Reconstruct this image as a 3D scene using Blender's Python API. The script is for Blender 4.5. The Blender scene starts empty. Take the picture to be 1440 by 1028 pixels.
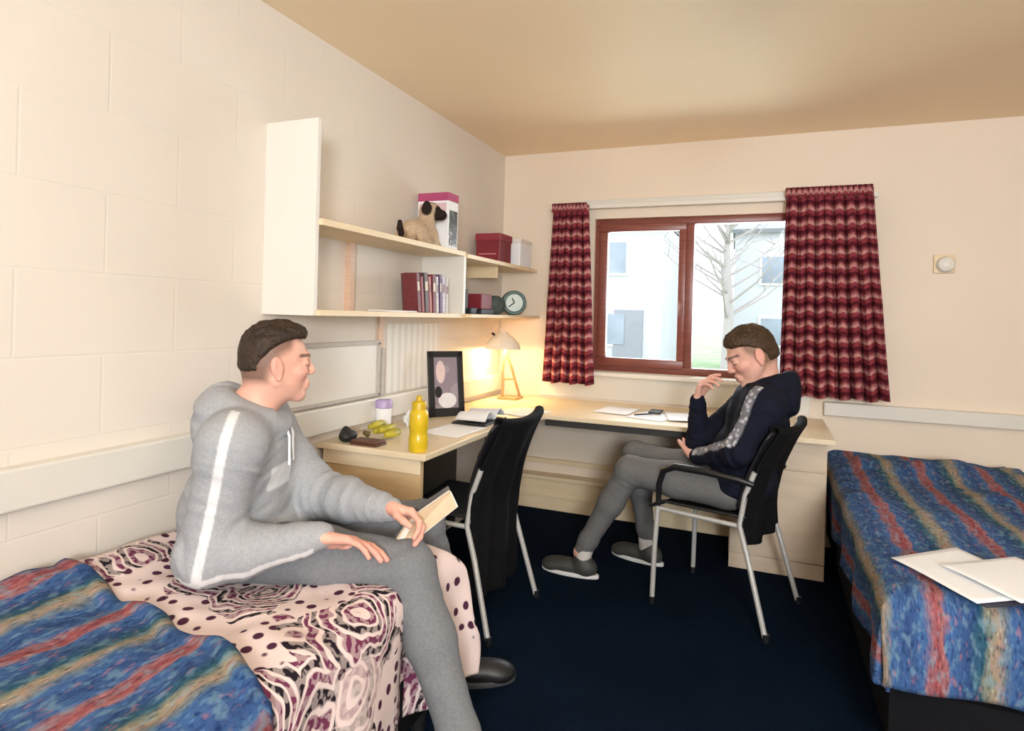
import bpy, bmesh, math, random
import numpy as np
from mathutils import Vector, Matrix
random.seed(7)
RNG = np.random.RandomState(11)
SC = bpy.context.scene
COL = SC.collection
PI = math.pi
def V(*a): return np.array(a, dtype=float)
def unit(a):
    a = np.array(a, dtype=float); return a/np.linalg.norm(a)

# ---------------------------------------------------------------- materials
def new_mat(name):
    m = bpy.data.materials.new(name); m.use_nodes = True
    nt = m.node_tree; b = nt.nodes['Principled BSDF']
    return m, nt, b
def N(nt, typ, **kw):
    n = nt.nodes.new(typ)
    for k, v in kw.items():
        if k.startswith('i_'):
            n.inputs[int(k[2:])].default_value = v
        else: setattr(n, k, v)
    return n
def ramp(nt, stops, interp='LINEAR'):
    r = nt.nodes.new('ShaderNodeValToRGB'); r.color_ramp.interpolation = interp
    e = r.color_ramp.elements
    while len(e) < len(stops): e.new(0.5)
    for i, (p, c) in enumerate(stops):
        e[i].position = p; e[i].color = (c[0], c[1], c[2], 1)
    return r
def mixc(nt, fac, a, b, mode='MIX'):
    n = nt.nodes.new('ShaderNodeMix'); n.data_type = 'RGBA'; n.blend_type = mode
    for sock, val in ((n.inputs[0], fac), (n.inputs[6], a), (n.inputs[7], b)):
        if hasattr(val, 'is_linked'): nt.links.new(val, sock)
        elif isinstance(val, (int, float)): sock.default_value = val
        else: sock.default_value = (val[0], val[1], val[2], 1)
    return n.outputs[2]
def mth(nt, op, a, b=None, c=None):
    n = nt.nodes.new('ShaderNodeMath'); n.operation = op
    for s, v in zip(n.inputs, (a, b, c)):
        if v is None: continue
        if hasattr(v, 'is_linked'): nt.links.new(v, s)
        else: s.default_value = v
    return n.outputs[0]
def bump(nt, b, height, strength=0.3, dist=0.01):
    n = nt.nodes.new('ShaderNodeBump'); n.inputs['Strength'].default_value = strength
    n.inputs['Distance'].default_value = dist
    nt.links.new(height, n.inputs['Height']); nt.links.new(n.outputs[0], b.inputs['Normal'])
def plain(name, col, rough=0.5, metal=0.0, var=0.06, scale=30, bmp=0.0, spec=None):
    m, nt, b = new_mat(name)
    b.inputs['Roughness'].default_value = rough; b.inputs['Metallic'].default_value = metal
    if spec is not None: b.inputs['Specular IOR Level'].default_value = spec
    tc = N(nt, 'ShaderNodeTexCoord'); nz = N(nt, 'ShaderNodeTexNoise')
    nz.inputs['Scale'].default_value = scale; nz.inputs['Detail'].default_value = 3
    nt.links.new(tc.outputs['Object'], nz.inputs['Vector'])
    lo = [max(0, c*(1-var)) for c in col]; hi = [min(1, c*(1+var)) for c in col]
    r = ramp(nt, [(0.3, lo), (0.7, hi)]); nt.links.new(nz.outputs[0], r.inputs[0])
    nt.links.new(r.outputs[0], b.inputs['Base Color'])
    if bmp: bump(nt, b, nz.outputs[0], bmp, 0.004)
    return m
def wood(name, c1, c2, rough=0.45, scale=(3, 3, 40)):
    m, nt, b = new_mat(name); b.inputs['Roughness'].default_value = rough
    tc = N(nt, 'ShaderNodeTexCoord'); mp = N(nt, 'ShaderNodeMapping')
    mp.inputs['Scale'].default_value = scale
    nz = N(nt, 'ShaderNodeTexNoise'); nz.inputs['Scale'].default_value = 2; nz.inputs['Detail'].default_value = 6
    nt.links.new(tc.outputs['Object'], mp.inputs[0]); nt.links.new(mp.outputs[0], nz.inputs['Vector'])
    r = ramp(nt, [(0.35, c1), (0.65, c2)]); nt.links.new(nz.outputs[0], r.inputs[0])
    nt.links.new(r.outputs[0], b.inputs['Base Color']); return m
def fabric(name, col, mask_col=None, var=0.12, pattern=False, rough=0.9, scale=400, coarse=25):
    m, nt, b = new_mat(name); b.inputs['Roughness'].default_value = rough
    b.inputs['Specular IOR Level'].default_value = 0.15
    tc = N(nt, 'ShaderNodeTexCoord')
    n1 = N(nt, 'ShaderNodeTexNoise'); n1.inputs['Scale'].default_value = scale; n1.inputs['Detail'].default_value = 2
    n2 = N(nt, 'ShaderNodeTexNoise'); n2.inputs['Scale'].default_value = coarse; n2.inputs['Detail'].default_value = 4
    for n in (n1, n2): nt.links.new(tc.outputs['Object'], n.inputs['Vector'])
    f = mth(nt, 'MULTIPLY_ADD', n2.outputs[0], 0.5, mth(nt, 'MULTIPLY', n1.outputs[0], 0.5))
    r = ramp(nt, [(0.35, [c*(1-var) for c in col]), (0.65, [min(1, c*(1+var)) for c in col])])
    nt.links.new(f, r.inputs[0]); out = r.outputs[0]
    if mask_col is not None:
        at = N(nt, 'ShaderNodeAttribute'); at.attribute_name = 'mask'
        st = mth(nt, 'SMOOTH_MIN', 1.0, at.outputs['Fac'], 0.0)
        mc = mask_col
        if pattern:
            vz = N(nt, 'ShaderNodeTexVoronoi'); vz.inputs['Scale'].default_value = 45
            nt.links.new(tc.outputs['Object'], vz.inputs['Vector'])
            rr = ramp(nt, [(0.25, mask_col), (0.5, [c*0.35 for c in mask_col])])
            nt.links.new(vz.outputs['Distance'], rr.inputs[0]); mc = rr.outputs[0]
        out = mixc(nt, st, out, mc)
    nt.links.new(out, b.inputs['Base Color'])
    bump(nt, b, f, 0.25, 0.003)
    return m

# ---------------------------------------------------------------- mesh builders
class MB:
    """collects pieces of one mesh"""
    def __init__(self): self.bm = bmesh.new()
    def box(self, lo, hi, bev=0.0, rot=None, pivot=None, seg=2):
        lo = Vector(lo); hi = Vector(hi)
        tmp = bmesh.new(); bmesh.ops.create_cube(tmp, size=1)
        sz = hi-lo; c = (hi+lo)/2
        for v in tmp.verts: v.co = Vector((v.co.x*sz.x, v.co.y*sz.y, v.co.z*sz.z))+c
        if bev > 0:
            bmesh.ops.bevel(tmp, geom=tmp.edges[:], offset=min(bev, min(sz)*0.45), segments=seg, affect='EDGES', profile=0.5)
        if rot is not None:
            p = Vector(pivot) if pivot is not None else c
            for v in tmp.verts: v.co = rot @ (v.co-p)+p
        self._merge(tmp); return self
    def _merge(self, tmp):
        me = bpy.data.meshes.new('t'); tmp.to_mesh(me); tmp.free()
        self.bm.from_mesh(me); bpy.data.meshes.remove(me)
    def tube(self, pts, r, n=12, cap=True, closed=False):
        pts = [Vector(p) for p in pts]; rs = r if isinstance(r, (list, tuple)) else [r]*len(pts)
        rings = []; up = None
        for i, p in enumerate(pts):
            if closed: d = pts[(i+1) % len(pts)]-pts[i-1]
            else: d = (pts[min(i+1, len(pts)-1)]-pts[max(i-1, 0)])
            d.normalize()
            if up is None:
                a = Vector((0, 0, 1)) if abs(d.z) < 0.9 else Vector((1, 0, 0)); up = (a-d*a.dot(d)).normalized()
            else: up = (up-d*up.dot(d)).normalized()
            s = d.cross(up)
            rings.append([self.bm.verts.new(p+(up*math.cos(2*PI*k/n)+s*math.sin(2*PI*k/n))*rs[i]) for k in range(n)])
        m = len(rings)
        for i in range(m if closed else m-1):
            A, B = rings[i], rings[(i+1) % m]
            for k in range(n): self.bm.faces.new((A[k], A[(k+1) % n], B[(k+1) % n], B[k]))
        if cap and not closed:
            self.bm.faces.new(rings[0][::-1]); self.bm.faces.new(rings[-1])
        return self
    def lathe(self, prof, c, n=32, axis=None):
        """prof: (radius, height) list"""
        M = Matrix.Identity(3)
        if axis is not None: M = Vector((0, 0, 1)).rotation_difference(Vector(axis)).to_matrix()
        c = Vector(c); rings = []
        for (r, h) in prof:
            if r < 1e-5: rings.append([self.bm.verts.new(c+M@Vector((0, 0, h)))])
            else: rings.append([self.bm.verts.new(c+M@Vector((r*math.cos(2*PI*k/n), r*math.sin(2*PI*k/n), h))) for k in range(n)])
        for A, B in zip(rings, rings[1:]):
            for k in range(n):
                k2 = (k+1) % n
                if len(A) == 1 and len(B) == 1: continue
                if len(A) == 1: self.bm.faces.new((A[0], B[k2], B[k]))
                elif len(B) == 1: self.bm.faces.new((A[k], A[k2], B[0]))
                else: self.bm.faces.new((A[k], A[k2], B[k2], B[k]))
        return self
    def prism(self, poly, z0, z1, bev=0.0):
        tmp = bmesh.new()
        vs = [tmp.verts.new((x, y, z0)) for x, y in poly]; f = tmp.faces.new(vs)
        r = bmesh.ops.extrude_face_region(tmp, geom=[f])
        for g in r['geom']:
            if isinstance(g, bmesh.types.BMVert): g.co.z = z1
        bmesh.ops.recalc_face_normals(tmp, faces=tmp.faces[:])
        if bev: bmesh.ops.bevel(tmp, geom=tmp.edges[:], offset=bev, segments=2, affect='EDGES', profile=0.5)
        self._merge(tmp); return self
    def slab(self, quad, th, bev=0.0):
        """a flat panel with the four corners given, thickened by th along its normal"""
        q = [Vector(p) for p in quad]; n = (q[1]-q[0]).cross(q[3]-q[0]).normalized()
        tmp = bmesh.new(); a = [tmp.verts.new(p) for p in q]; b = [tmp.verts.new(p-n*th) for p in q]
        tmp.faces.new(a); tmp.faces.new(b[::-1])
        for i in range(4): tmp.faces.new((a[i], b[i], b[(i+1) % 4], a[(i+1) % 4]))
        bmesh.ops.recalc_face_normals(tmp, faces=tmp.faces[:])
        if bev: bmesh.ops.bevel(tmp, geom=tmp.edges[:], offset=bev, segments=2, affect='EDGES', profile=0.5)
        self._merge(tmp); return self
    def build(self, name, mat, parent=None, base=None, smooth=True):
        me = bpy.data.meshes.new(name)
        bmesh.ops.recalc_face_normals(self.bm, faces=self.bm.faces[:])
        self.bm.to_mesh(me); self.bm.free()
        o = bpy.data.objects.new(name, me); COL.objects.link(o)
        if mat: me.materials.append(mat)
        finish(o, parent, base, smooth); return o
def finish(o, parent, base, smooth=True):
    me = o.data
    if smooth:
        me.shade_smooth()
        try: me.set_sharp_from_angle(angle=math.radians(38))
        except Exception: pass
    if parent is not None:
        o.parent = parent                      # parts carry world-shaped meshes: undo the parent's place
        o.matrix_parent_inverse = Matrix.Identity(4)
        me.transform(world_of(parent).inverted())
    elif base is not None:
        me.transform(Matrix.Translation(-Vector(base))); o.location = base
def world_of(o):
    M = Matrix.Translation(o.location) @ o.rotation_euler.to_matrix().to_4x4()
    return (world_of(o.parent) @ M) if o.parent else M
def tag(o, label=None, cat=None, group=None, kind=None):
    if label: o['label'] = label
    if cat: o['category'] = cat
    if group: o['group'] = group
    if kind: o['kind'] = kind
    return o
def empty(name, loc, label, cat, group=None, rz=0.0):
    o = bpy.data.objects.new(name, None); COL.objects.link(o)
    o.location = loc; o.rotation_euler = (0, 0, rz); o.empty_display_size = 0.1
    return tag(o, label, cat, group)
def copy_tree(o, parent=None):
    c = o.copy(); COL.objects.link(c); c.parent = parent
    for ch in [x for x in bpy.data.objects if x.parent == o]: copy_tree(ch, c)
    return c
def mesh_np(name, verts, faces, mat, parent=None, base=None, uv=None, attrs=None, colors=None, smooth=True):
    me = bpy.data.meshes.new(name)
    me.vertices.add(len(verts)); me.vertices.foreach_set('co', np.ascontiguousarray(verts, dtype=np.float32).ravel())
    nf = len(faces); me.loops.add(nf*4); me.polygons.add(nf)
    me.loops.foreach_set('vertex_index', np.ascontiguousarray(faces, dtype=np.int32).ravel())
    me.polygons.foreach_set('loop_start', np.arange(0, nf*4, 4, dtype=np.int32))
    me.update(calc_edges=True); me.validate()
    if uv is not None:
        l = me.uv_layers.new(name='UVMap'); li = np.zeros(len(me.loops), dtype=np.int32)
        me.loops.foreach_get('vertex_index', li)
        l.data.foreach_set('uv', np.ascontiguousarray(uv[li], dtype=np.float32).ravel())
    for k, a in (attrs or {}).items():
        at = me.attributes.new(k, 'FLOAT', 'POINT'); at.data.foreach_set('value', a.astype(np.float32))
    for k, a in (colors or {}).items():
        at = me.attributes.new(k, 'FLOAT_COLOR', 'POINT')
        at.data.foreach_set('color', np.concatenate([a, np.ones((len(a), 1))], 1).astype(np.float32).ravel())
    o = bpy.data.objects.new(name, me); COL.objects.link(o); me.materials.append(mat)
    if smooth: me.shade_smooth()
    finish(o, parent, base, False)
    return o
def cloth(name, S, T, fn, mat, parent=None, base=None, th=0.006, keep=None):
    ns, nt_ = len(S), len(T)
    ss, tt = np.meshgrid(S, T, indexing='ij'); p = fn(ss, tt)
    verts = np.stack(p, -1).reshape(-1, 3); uv = np.stack([ss, tt], -1).reshape(-1, 2)
    i, j = np.meshgrid(np.arange(ns-1), np.arange(nt_-1), indexing='ij')
    a = (i*nt_+j).ravel(); faces = np.stack([a, a+nt_, a+nt_+1, a+1], -1)
    o = mesh_np(name, verts, faces, mat, parent, base, uv=uv)
    md = o.modifiers.new('thick', 'SOLIDIFY'); md.thickness = th; md.offset = 0
    return o

# ---------------------------------------------------------------- noise
_tab = RNG.rand(64, 64, 64)
def vnoise(p, scale):
    q = p*scale; i = np.floor(q).astype(int); f = q-i; f = f*f*(3-2*f); i &= 63; j = (i+1) & 63
    x0, y0, z0 = i[..., 0], i[..., 1], i[..., 2]; x1, y1, z1 = j[..., 0], j[..., 1], j[..., 2]
    fx, fy, fz = f[..., 0], f[..., 1], f[..., 2]
    def L(a, b, t): return a+(b-a)*t
    return L(L(L(_tab[x0, y0, z0], _tab[x1, y0, z0], fx), L(_tab[x0, y1, z0], _tab[x1, y1, z0], fx), fy),
             L(L(_tab[x0, y0, z1], _tab[x1, y0, z1], fx), L(_tab[x0, y1, z1], _tab[x1, y1, z1], fx), fy), fz)*2-1
def noise2(x, y, scale, seed=0.0):
    return vnoise(np.stack([x, y, np.full_like(x, 3.3+seed)], -1), scale)
def sstep(x, a, b):
    t = np.clip((x-a)/(b-a), 0, 1); return t*t*(3-2*t)

# ---------------------------------------------------------------- soft solids -> one continuous surface
BIG = 0.07
class Field:
    def __init__(self, lo, hi, h):
        self.lo = np.array(lo, float); self.h = h
        self.n = np.ceil((np.array(hi)-self.lo)/h).astype(int)+1
        self.a = np.full(self.n, BIG, np.float32)
    def _reg(self, mn, mx, pad=0.06):
        i0 = np.clip(np.floor((mn-pad-self.lo)/self.h).astype(int), 0, self.n-1)
        i1 = np.clip(np.ceil((mx+pad-self.lo)/self.h).astype(int)+1, 1, self.n)
        sl = tuple(slice(a, b) for a, b in zip(i0, i1))
        g = [((np.arange(a, b)*self.h)+o).astype(np.float32) for a, b, o in zip(i0, i1, self.lo)]
        return sl, g
    def _apply(self, sl, d, k, op):
        c = self.a[sl]
        if op == 'sub':
            d = -d
            h = np.clip(0.5-0.5*(d-c)/k, 0, 1); self.a[sl] = d+(c-d)*h+k*h*(1-h)
        elif op == 'int':
            h = np.clip(0.5-0.5*(d-c)/k, 0, 1); self.a[sl] = d+(c-d)*h+k*h*(1-h)
        else:
            h = np.clip(0.5+0.5*(d-c)/k, 0, 1); self.a[sl] = d+(c-d)*h-k*h*(1-h)
    def cap(self, a, b, ra, rb=None, k=0.02, op='u'):
        a = np.array(a, float); b = np.array(b, float); rb = ra if rb is None else rb; R = max(ra, rb)
        sl, (X, Y, Z) = self._reg(np.minimum(a, b)-R, np.maximum(a, b)+R)
        ba = b-a; L2 = max(ba@ba, 1e-9)
        px = X[:, None, None]-a[0]; py = Y[None, :, None]-a[1]; pz = Z[None, None, :]-a[2]
        t = np.clip((px*ba[0]+py*ba[1]+pz*ba[2])/L2, 0, 1)
        d = np.sqrt((px-t*ba[0])**2+(py-t*ba[1])**2+(pz-t*ba[2])**2)-(ra+(rb-ra)*t)
        self._apply(sl, d.astype(np.float32), k, op); return self
    def ell(self, c, r, R=None, k=0.02, op='u'):
        c = np.array(c, float); r = np.array(r, float); R = np.eye(3) if R is None else np.array(R)
        m = np.abs(R)@r
        sl, (X, Y, Z) = self._reg(c-m, c+m)
        px = X[:, None, None]-c[0]; py = Y[None, :, None]-c[1]; pz = Z[None, None, :]-c[2]
        k0 = 0; k1 = 0
        for i in range(3):
            q = px*R[0, i]+py*R[1, i]+pz*R[2, i]
            k0 = k0+(q/r[i])**2; k1 = k1+(q/r[i]**2)**2
        k0 = np.sqrt(k0); k1 = np.sqrt(k1)+1e-9
        d = np.where(k0 < 0.05, -min(r), k0*(k0-1)/k1)
        self._apply(sl, d.astype(np.float32), k, op); return self
    def chain(self, pts, rs, k=0.02, op='u'):
        for i in range(len(pts)-1): self.cap(pts[i], pts[i+1], rs[i], rs[i+1], k, op)
        return self
    def plane_cut(self, p, n, k=0.01):
        """keep the side the normal points away from"""
        n = unit(n); p = np.array(p)
        g = [((np.arange(m)*self.h)+o).astype(np.float32) for m, o in zip(self.n, self.lo)]
        d = (g[0][:, None, None]-p[0])*n[0]+(g[1][None, :, None]-p[1])*n[1]+(g[2][None, None, :]-p[2])*n[2]
        c = self.a; h = np.clip(0.5-0.5*(d-c)/k, 0, 1); self.a = (d+(c-d)*h+k*h*(1-h)).astype(np.float32); return self
    def mesh(self):
        a = self.a; a[0], a[-1], a[:, 0], a[:, -1], a[:, :, 0], a[:, :, -1] = (BIG,)*6
        s = a < 0; n = np.array(a.shape)
        cnt = np.zeros(n-1, np.uint8)
        for dx in (0, 1):
            for dy in (0, 1):
                for dz in (0, 1): cnt += s[dx:n[0]-1+dx, dy:n[1]-1+dy, dz:n[2]-1+dz]
        act = np.argwhere((cnt > 0) & (cnt < 8)); del cnt
        idx = np.full(n-1, -1, np.int32); idx[act[:, 0], act[:, 1], act[:, 2]] = np.arange(len(act))
        C = {}
        for dx in (0, 1):
            for dy in (0, 1):
                for dz in (0, 1): C[dx, dy, dz] = a[act[:, 0]+dx, act[:, 1]+dy, act[:, 2]+dz]
        acc = np.zeros((len(act), 3)); w = np.zeros(len(act))
        ks = list(C)
        for p in ks:
            for q in ks:
                if p < q and sum(abs(u-v) for u, v in zip(p, q)) == 1:
                    A, B = C[p], C[q]; m = (A < 0) != (B < 0)
                    t = np.where(m, A/np.where(m, A-B, 1), 0)
                    P = np.array(p)+t[:, None]*(np.array(q)-np.array(p))
                    acc += P*m[:, None]; w += m
        verts = self.lo+(act+acc/w[:, None])*self.h
        faces = []
        for ax in range(3):
            sl0 = [slice(None)]*3; sl1 = [slice(None)]*3
            sl0[ax] = slice(0, -1); sl1[ax] = slice(1, None)
            s0, s1 = s[tuple(sl0)], s[tuple(sl1)]
            e = np.argwhere(s0 != s1); inside = s0[e[:, 0], e[:, 1], e[:, 2]]
            u, v = (ax+1) % 3, (ax+2) % 3
            def at(du, dv):
                q = e.copy(); q[:, u] -= du; q[:, v] -= dv
                return idx[q[:, 0], q[:, 1], q[:, 2]]
            f = np.stack([at(0, 0), at(1, 0), at(1, 1), at(0, 1)], -1)
            f[~inside] = f[~inside][:, ::-1]; faces.append(f[:, ::-1])
        faces = np.concatenate(faces)
        return verts, faces[:, ::-1]
def vnormals(v, f):
    a = v[f[:, 2]]-v[f[:, 0]]; b = v[f[:, 3]]-v[f[:, 1]]; n = np.cross(a, b)
    o = np.zeros_like(v)
    for i in range(4): np.add.at(o, f[:, i], n)
    return o/(np.linalg.norm(o, axis=1, keepdims=True)+1e-12)
def relax(v, f, it=2):
    for _ in range(it):
        s = np.zeros_like(v); w = np.zeros(len(v))
        for i in range(4):
            np.add.at(s, f[:, i], v[f[:, (i+1) % 4]]); np.add.at(w, f[:, i], 1)
            np.add.at(s, f[:, i], v[f[:, i-1]]); np.add.at(w, f[:, i], 1)
        v = 0.5*v+0.5*s/w[:, None]
    return v
# ================================================================ camera, measured from the vanishing points of the photograph
CX, H, DB, HC = 1.713, 1.274, 3.99, 2.385
F_PX, PSI, ROLL, CY = 874.0, math.radians(22.24), 0.027, 444.0
cam = bpy.data.cameras.new('camera'); cam_o = bpy.data.objects.new('camera', cam); COL.objects.link(cam_o)
cam.sensor_fit = 'HORIZONTAL'; cam.sensor_width = 36; cam.lens = F_PX*36/1440
cam.shift_y = -(514-CY)/1440; cam.clip_start = 0.02; cam.clip_end = 400
R = Matrix.Rotation(PSI, 3, 'Z') @ Matrix.Rotation(PI/2, 3, 'X') @ Matrix.Rotation(ROLL, 3, 'Z')
cam_o.matrix_world = Matrix.Translation((CX, 0, H)) @ R.to_4x4()
# principal point is the image centre moved up; rolling about it keeps the horizon through (720, CY)
SC.camera = cam_o

# ================================================================ materials
WALLC = (0.735, 0.675, 0.605)
def wall_mat(name, blocks, WALLC=WALLC):
    m, nt, b = new_mat(name); b.inputs['Roughness'].default_value = 0.55
    b.inputs['Specular IOR Level'].default_value = 0.3
    tc = N(nt, 'ShaderNodeTexCoord')
    nz = N(nt, 'ShaderNodeTexNoise'); nz.inputs['Scale'].default_value = 2.0; nz.inputs['Detail'].default_value = 3
    nt.links.new(tc.outputs['Object'], nz.inputs['Vector'])
    r = ramp(nt, [(0.3, [c*0.98 for c in WALLC]), (0.7, [c*1.02 for c in WALLC])]); nt.links.new(nz.outputs[0], r.inputs[0])
    nt.links.new(r.outputs[0], b.inputs['Base Color'])
    if blocks:
        sp = N(nt, 'ShaderNodeSeparateXYZ'); nt.links.new(tc.outputs['Object'], sp.inputs[0])
        cb = N(nt, 'ShaderNodeCombineXYZ')
        ax = 1 if blocks == 'Y' else 0
        nt.links.new(mth(nt, 'ADD', sp.outputs[ax], -0.951+0.225+3.6), cb.inputs[0])
        nt.links.new(mth(nt, 'ADD', sp.outputs[2], -1.1346+2.25), cb.inputs[1])
        br = N(nt, 'ShaderNodeTexBrick'); br.offset = 0.5; br.offset_frequency = 2
        br.inputs['Scale'].default_value = 1.0; br.inputs['Brick Width'].default_value = 0.45
        br.inputs['Row Height'].default_value = 0.225; br.inputs['Mortar Size'].default_value = 0.0045
        br.inputs['Mortar Smooth'].default_value = 0.6
        nt.links.new(cb.outputs[0], br.inputs['Vector'])
        n2 = N(nt, 'ShaderNodeTexNoise'); n2.inputs['Scale'].default_value = 90
        nt.links.new(tc.outputs['Object'], n2.inputs['Vector'])
        hgt = mth(nt, 'MULTIPLY_ADD', n2.outputs[0], 0.03, mth(nt, 'SUBTRACT', 1.0, br.outputs['Fac']))
        bump(nt, b, hgt, 0.26 if blocks == 'Y' else 0.06, 0.005)
    return m
M = {}
M['wall_block'] = wall_mat('painted_block', 'Y'); M['wall_back'] = wall_mat('painted_block_back', 'X', (0.82, 0.71, 0.585)); M['wall'] = wall_mat('painted_plaster', None, (0.80, 0.72, 0.63))
M['ceiling'] = plain('ceiling_paint', (0.95, 0.765, 0.535), 0.6, var=0.02, scale=1.5)
M['trunk'] = plain('trunking_plastic', (0.72, 0.70, 0.64), 0.4, var=0.02, scale=3)
M['white'] = plain('white_laminate', (0.78, 0.755, 0.70), 0.4, var=0.015, scale=4)
M['shelf'] = wood('pale_laminate', (0.80, 0.645, 0.42), (0.84, 0.69, 0.46))
M['desk_top'] = wood('desk_laminate', (0.80, 0.665, 0.455), (0.85, 0.72, 0.52), 0.35, (2, 2, 2))
M['desk_side'] = wood('desk_beech', (0.60, 0.42, 0.22), (0.67, 0.49, 0.28), 0.4, (2, 2, 14))
M['pedestal'] = wood('pedestal_beech', (0.68, 0.55, 0.41), (0.73, 0.60, 0.46), 0.4, (2, 2, 14))
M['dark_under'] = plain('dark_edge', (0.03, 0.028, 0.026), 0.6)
M['batten'] = wood('pink_wood', (0.62, 0.42, 0.30), (0.68, 0.48, 0.35))
M['grey_pipe'] = plain('grey_conduit', (0.50, 0.46, 0.42), 0.5)
M['black_plastic'] = plain('black_plastic', (0.010, 0.010, 0.012), 0.42, var=0.2, scale=80)
M['steel'] = plain('grey_steel', (0.62, 0.62, 0.60), 0.38, 0.35, var=0.04)
M['frame_wood'] = wood('mahogany', (0.20, 0.055, 0.040), (0.27, 0.080, 0.058), 0.35)
M['white_paper'] = plain('white_paper', (0.88, 0.90, 0.93), 0.7, var=0.01)
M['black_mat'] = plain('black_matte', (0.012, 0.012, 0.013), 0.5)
M['maroon'] = plain('maroon_card', (0.20, 0.018, 0.030), 0.45)
def carpet_mat():
    m, nt, b = new_mat('navy_carpet'); b.inputs['Roughness'].default_value = 1.0; b.inputs['Specular IOR Level'].default_value = 0.05
    tc = N(nt, 'ShaderNodeTexCoord'); n1 = N(nt, 'ShaderNodeTexNoise'); n1.inputs['Scale'].default_value = 350; n1.inputs['Detail'].default_value = 2
    n2 = N(nt, 'ShaderNodeTexNoise'); n2.inputs['Scale'].default_value = 3
    for n in (n1, n2): nt.links.new(tc.outputs['Object'], n.inputs['Vector'])
    f = mth(nt, 'MULTIPLY_ADD', n1.outputs[0], 0.6, mth(nt, 'MULTIPLY', n2.outputs[0], 0.4))
    r = ramp(nt, [(0.3, (0.0022, 0.0055, 0.014)), (0.7, (0.0045, 0.0125, 0.029))]); nt.links.new(f, r.inputs[0])
    nt.links.new(r.outputs[0], b.inputs['Base Color']); bump(nt, b, n1.outputs[0], 0.5, 0.004); return m
M['carpet'] = carpet_mat()

# ================================================================ the room
XR, YF = 3.35, -2.45
def struct(name, mb, mat): return tag(mb.build(name, mat, smooth=False), kind='structure')
struct('floor', MB().box((-0.2, YF-0.2, -0.12), (XR+0.2, DB+0.25, 0.0)), M['carpet'])
struct('ceiling', MB().box((-0.2, YF-0.2, HC), (XR+0.2, DB+0.25, HC+0.12)), M['ceiling'])
struct('wall_left', MB().box((-0.2, YF-0.2, 0), (0, DB+0.25, HC)), M['wall_block'])
struct('wall_right', MB().box((XR, YF-0.2, 0), (XR+0.2, DB+0.25, HC)), M['wall'])
struct('wall_rear', MB().box((0, YF-0.2, 0), (XR, YF, HC)), M['wall'])
WX0, WX1, WZ0, WZ1 = 0.655, 1.90, 0.93, 1.925
wb = MB()
wb.box((0, DB, 0), (WX0, DB+0.25, HC)); wb.box((WX1, DB, 0), (XR, DB+0.25, HC))
wb.box((WX0, DB, 0), (WX1, DB+0.25, WZ0)); wb.box((WX0, DB, WZ1), (WX1, DB+0.25, HC))
struct('wall_back', wb, M['wall_back'])
# shallow cornice-less joint: painted dado trunking runs round the room
tl = MB().box((0, YF, 0.768), (0.045, DB, 0.872), 0.006)
struct('trim_1', tl, M['trunk'])
tb = MB().box((2.03, DB-0.045, 0.755), (XR, DB, 0.832), 0.006)
struct('trim_2', tb, M['trunk'])
# boxed-in heating pipes along the foot of the back wall, under the desk
pb = MB().box((0.0, DB-0.09, 0.0), (1.55, DB, 0.20), 0.004).box((0.0, DB-0.115, 0.20), (1.55, DB, 0.225), 0.004).box((0, DB-0.10, 0.085), (1.55, DB-0.09, 0.10), 0.002).box((0, DB-0.03, 0.29), (1.55, DB, 0.32), 0.004)
struct('trim_3', pb, M['shelf'])
struct('baseboard_right', MB().box((2.03, DB-0.015, 0), (XR, DB, 0.09), 0.003), M['shelf'])
struct('baseboard_left', MB().box((0, YF, 0), (0.015, 2.1, 0.09), 0.003), M['shelf'])

# ---------------- window: reddish-brown frame, opening casement on the left, fixed pane on the right
win = tag(bpy.data.objects.new('window_1', None), kind='structure'); COL.objects.link(win); win.location = (WX0, DB, WZ0)
fy0, fy1 = DB+0.03, DB+0.10
MX = 1.235
fr = MB()
fr.box((WX0, fy0, WZ1-0.045), (WX1, fy1, WZ1), 0.004).box((WX0, fy0, WZ0), (WX1, fy1, WZ0+0.045), 0.004)
fr.box((WX0, fy0, WZ0+0.045), (WX0+0.04, fy1, WZ1-0.045), 0.003).box((WX1-0.04, fy0, WZ0+0.045), (WX1, fy1, WZ1-0.045), 0.003)
fr.box((MX-0.005, fy0+0.002, WZ0+0.045), (MX+0.05, fy1-0.002, WZ1-0.045), 0.003)
fr.build('window_frame', M['frame_wood'], win)
sa = MB(); sx0, sx1, sz0, sz1 = WX0+0.03, MX+0.005, WZ0+0.035, WZ1-0.035; sy0, sy1 = DB+0.012, DB+0.065
sa.box((sx0, sy0, sz1-0.05), (sx1, sy1, sz1), 0.005).box((sx0, sy0, sz0), (sx1, sy1, sz0+0.055), 0.005)
sa.box((sx0, sy0, sz0+0.055), (sx0+0.055, sy1, sz1-0.05), 0.004).box((sx1-0.045, sy0, sz0+0.055), (sx1, sy1, sz1-0.05), 0.004)
sash = sa.build('casement_sash', M['frame_wood'], win)
hd = MB().box((sx1-0.035, sy0-0.02, 1.33), (sx1-0.012, sy0, 1.40), 0.004).tube([(sx1-0.024, sy0-0.02, 1.37), (sx1-0.024, sy0-0.04, 1.37), (sx1-0.024, sy0-0.042, 1.30)], 0.007)
hd.build('window_handle', M['frame_wood'], sash)
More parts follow.
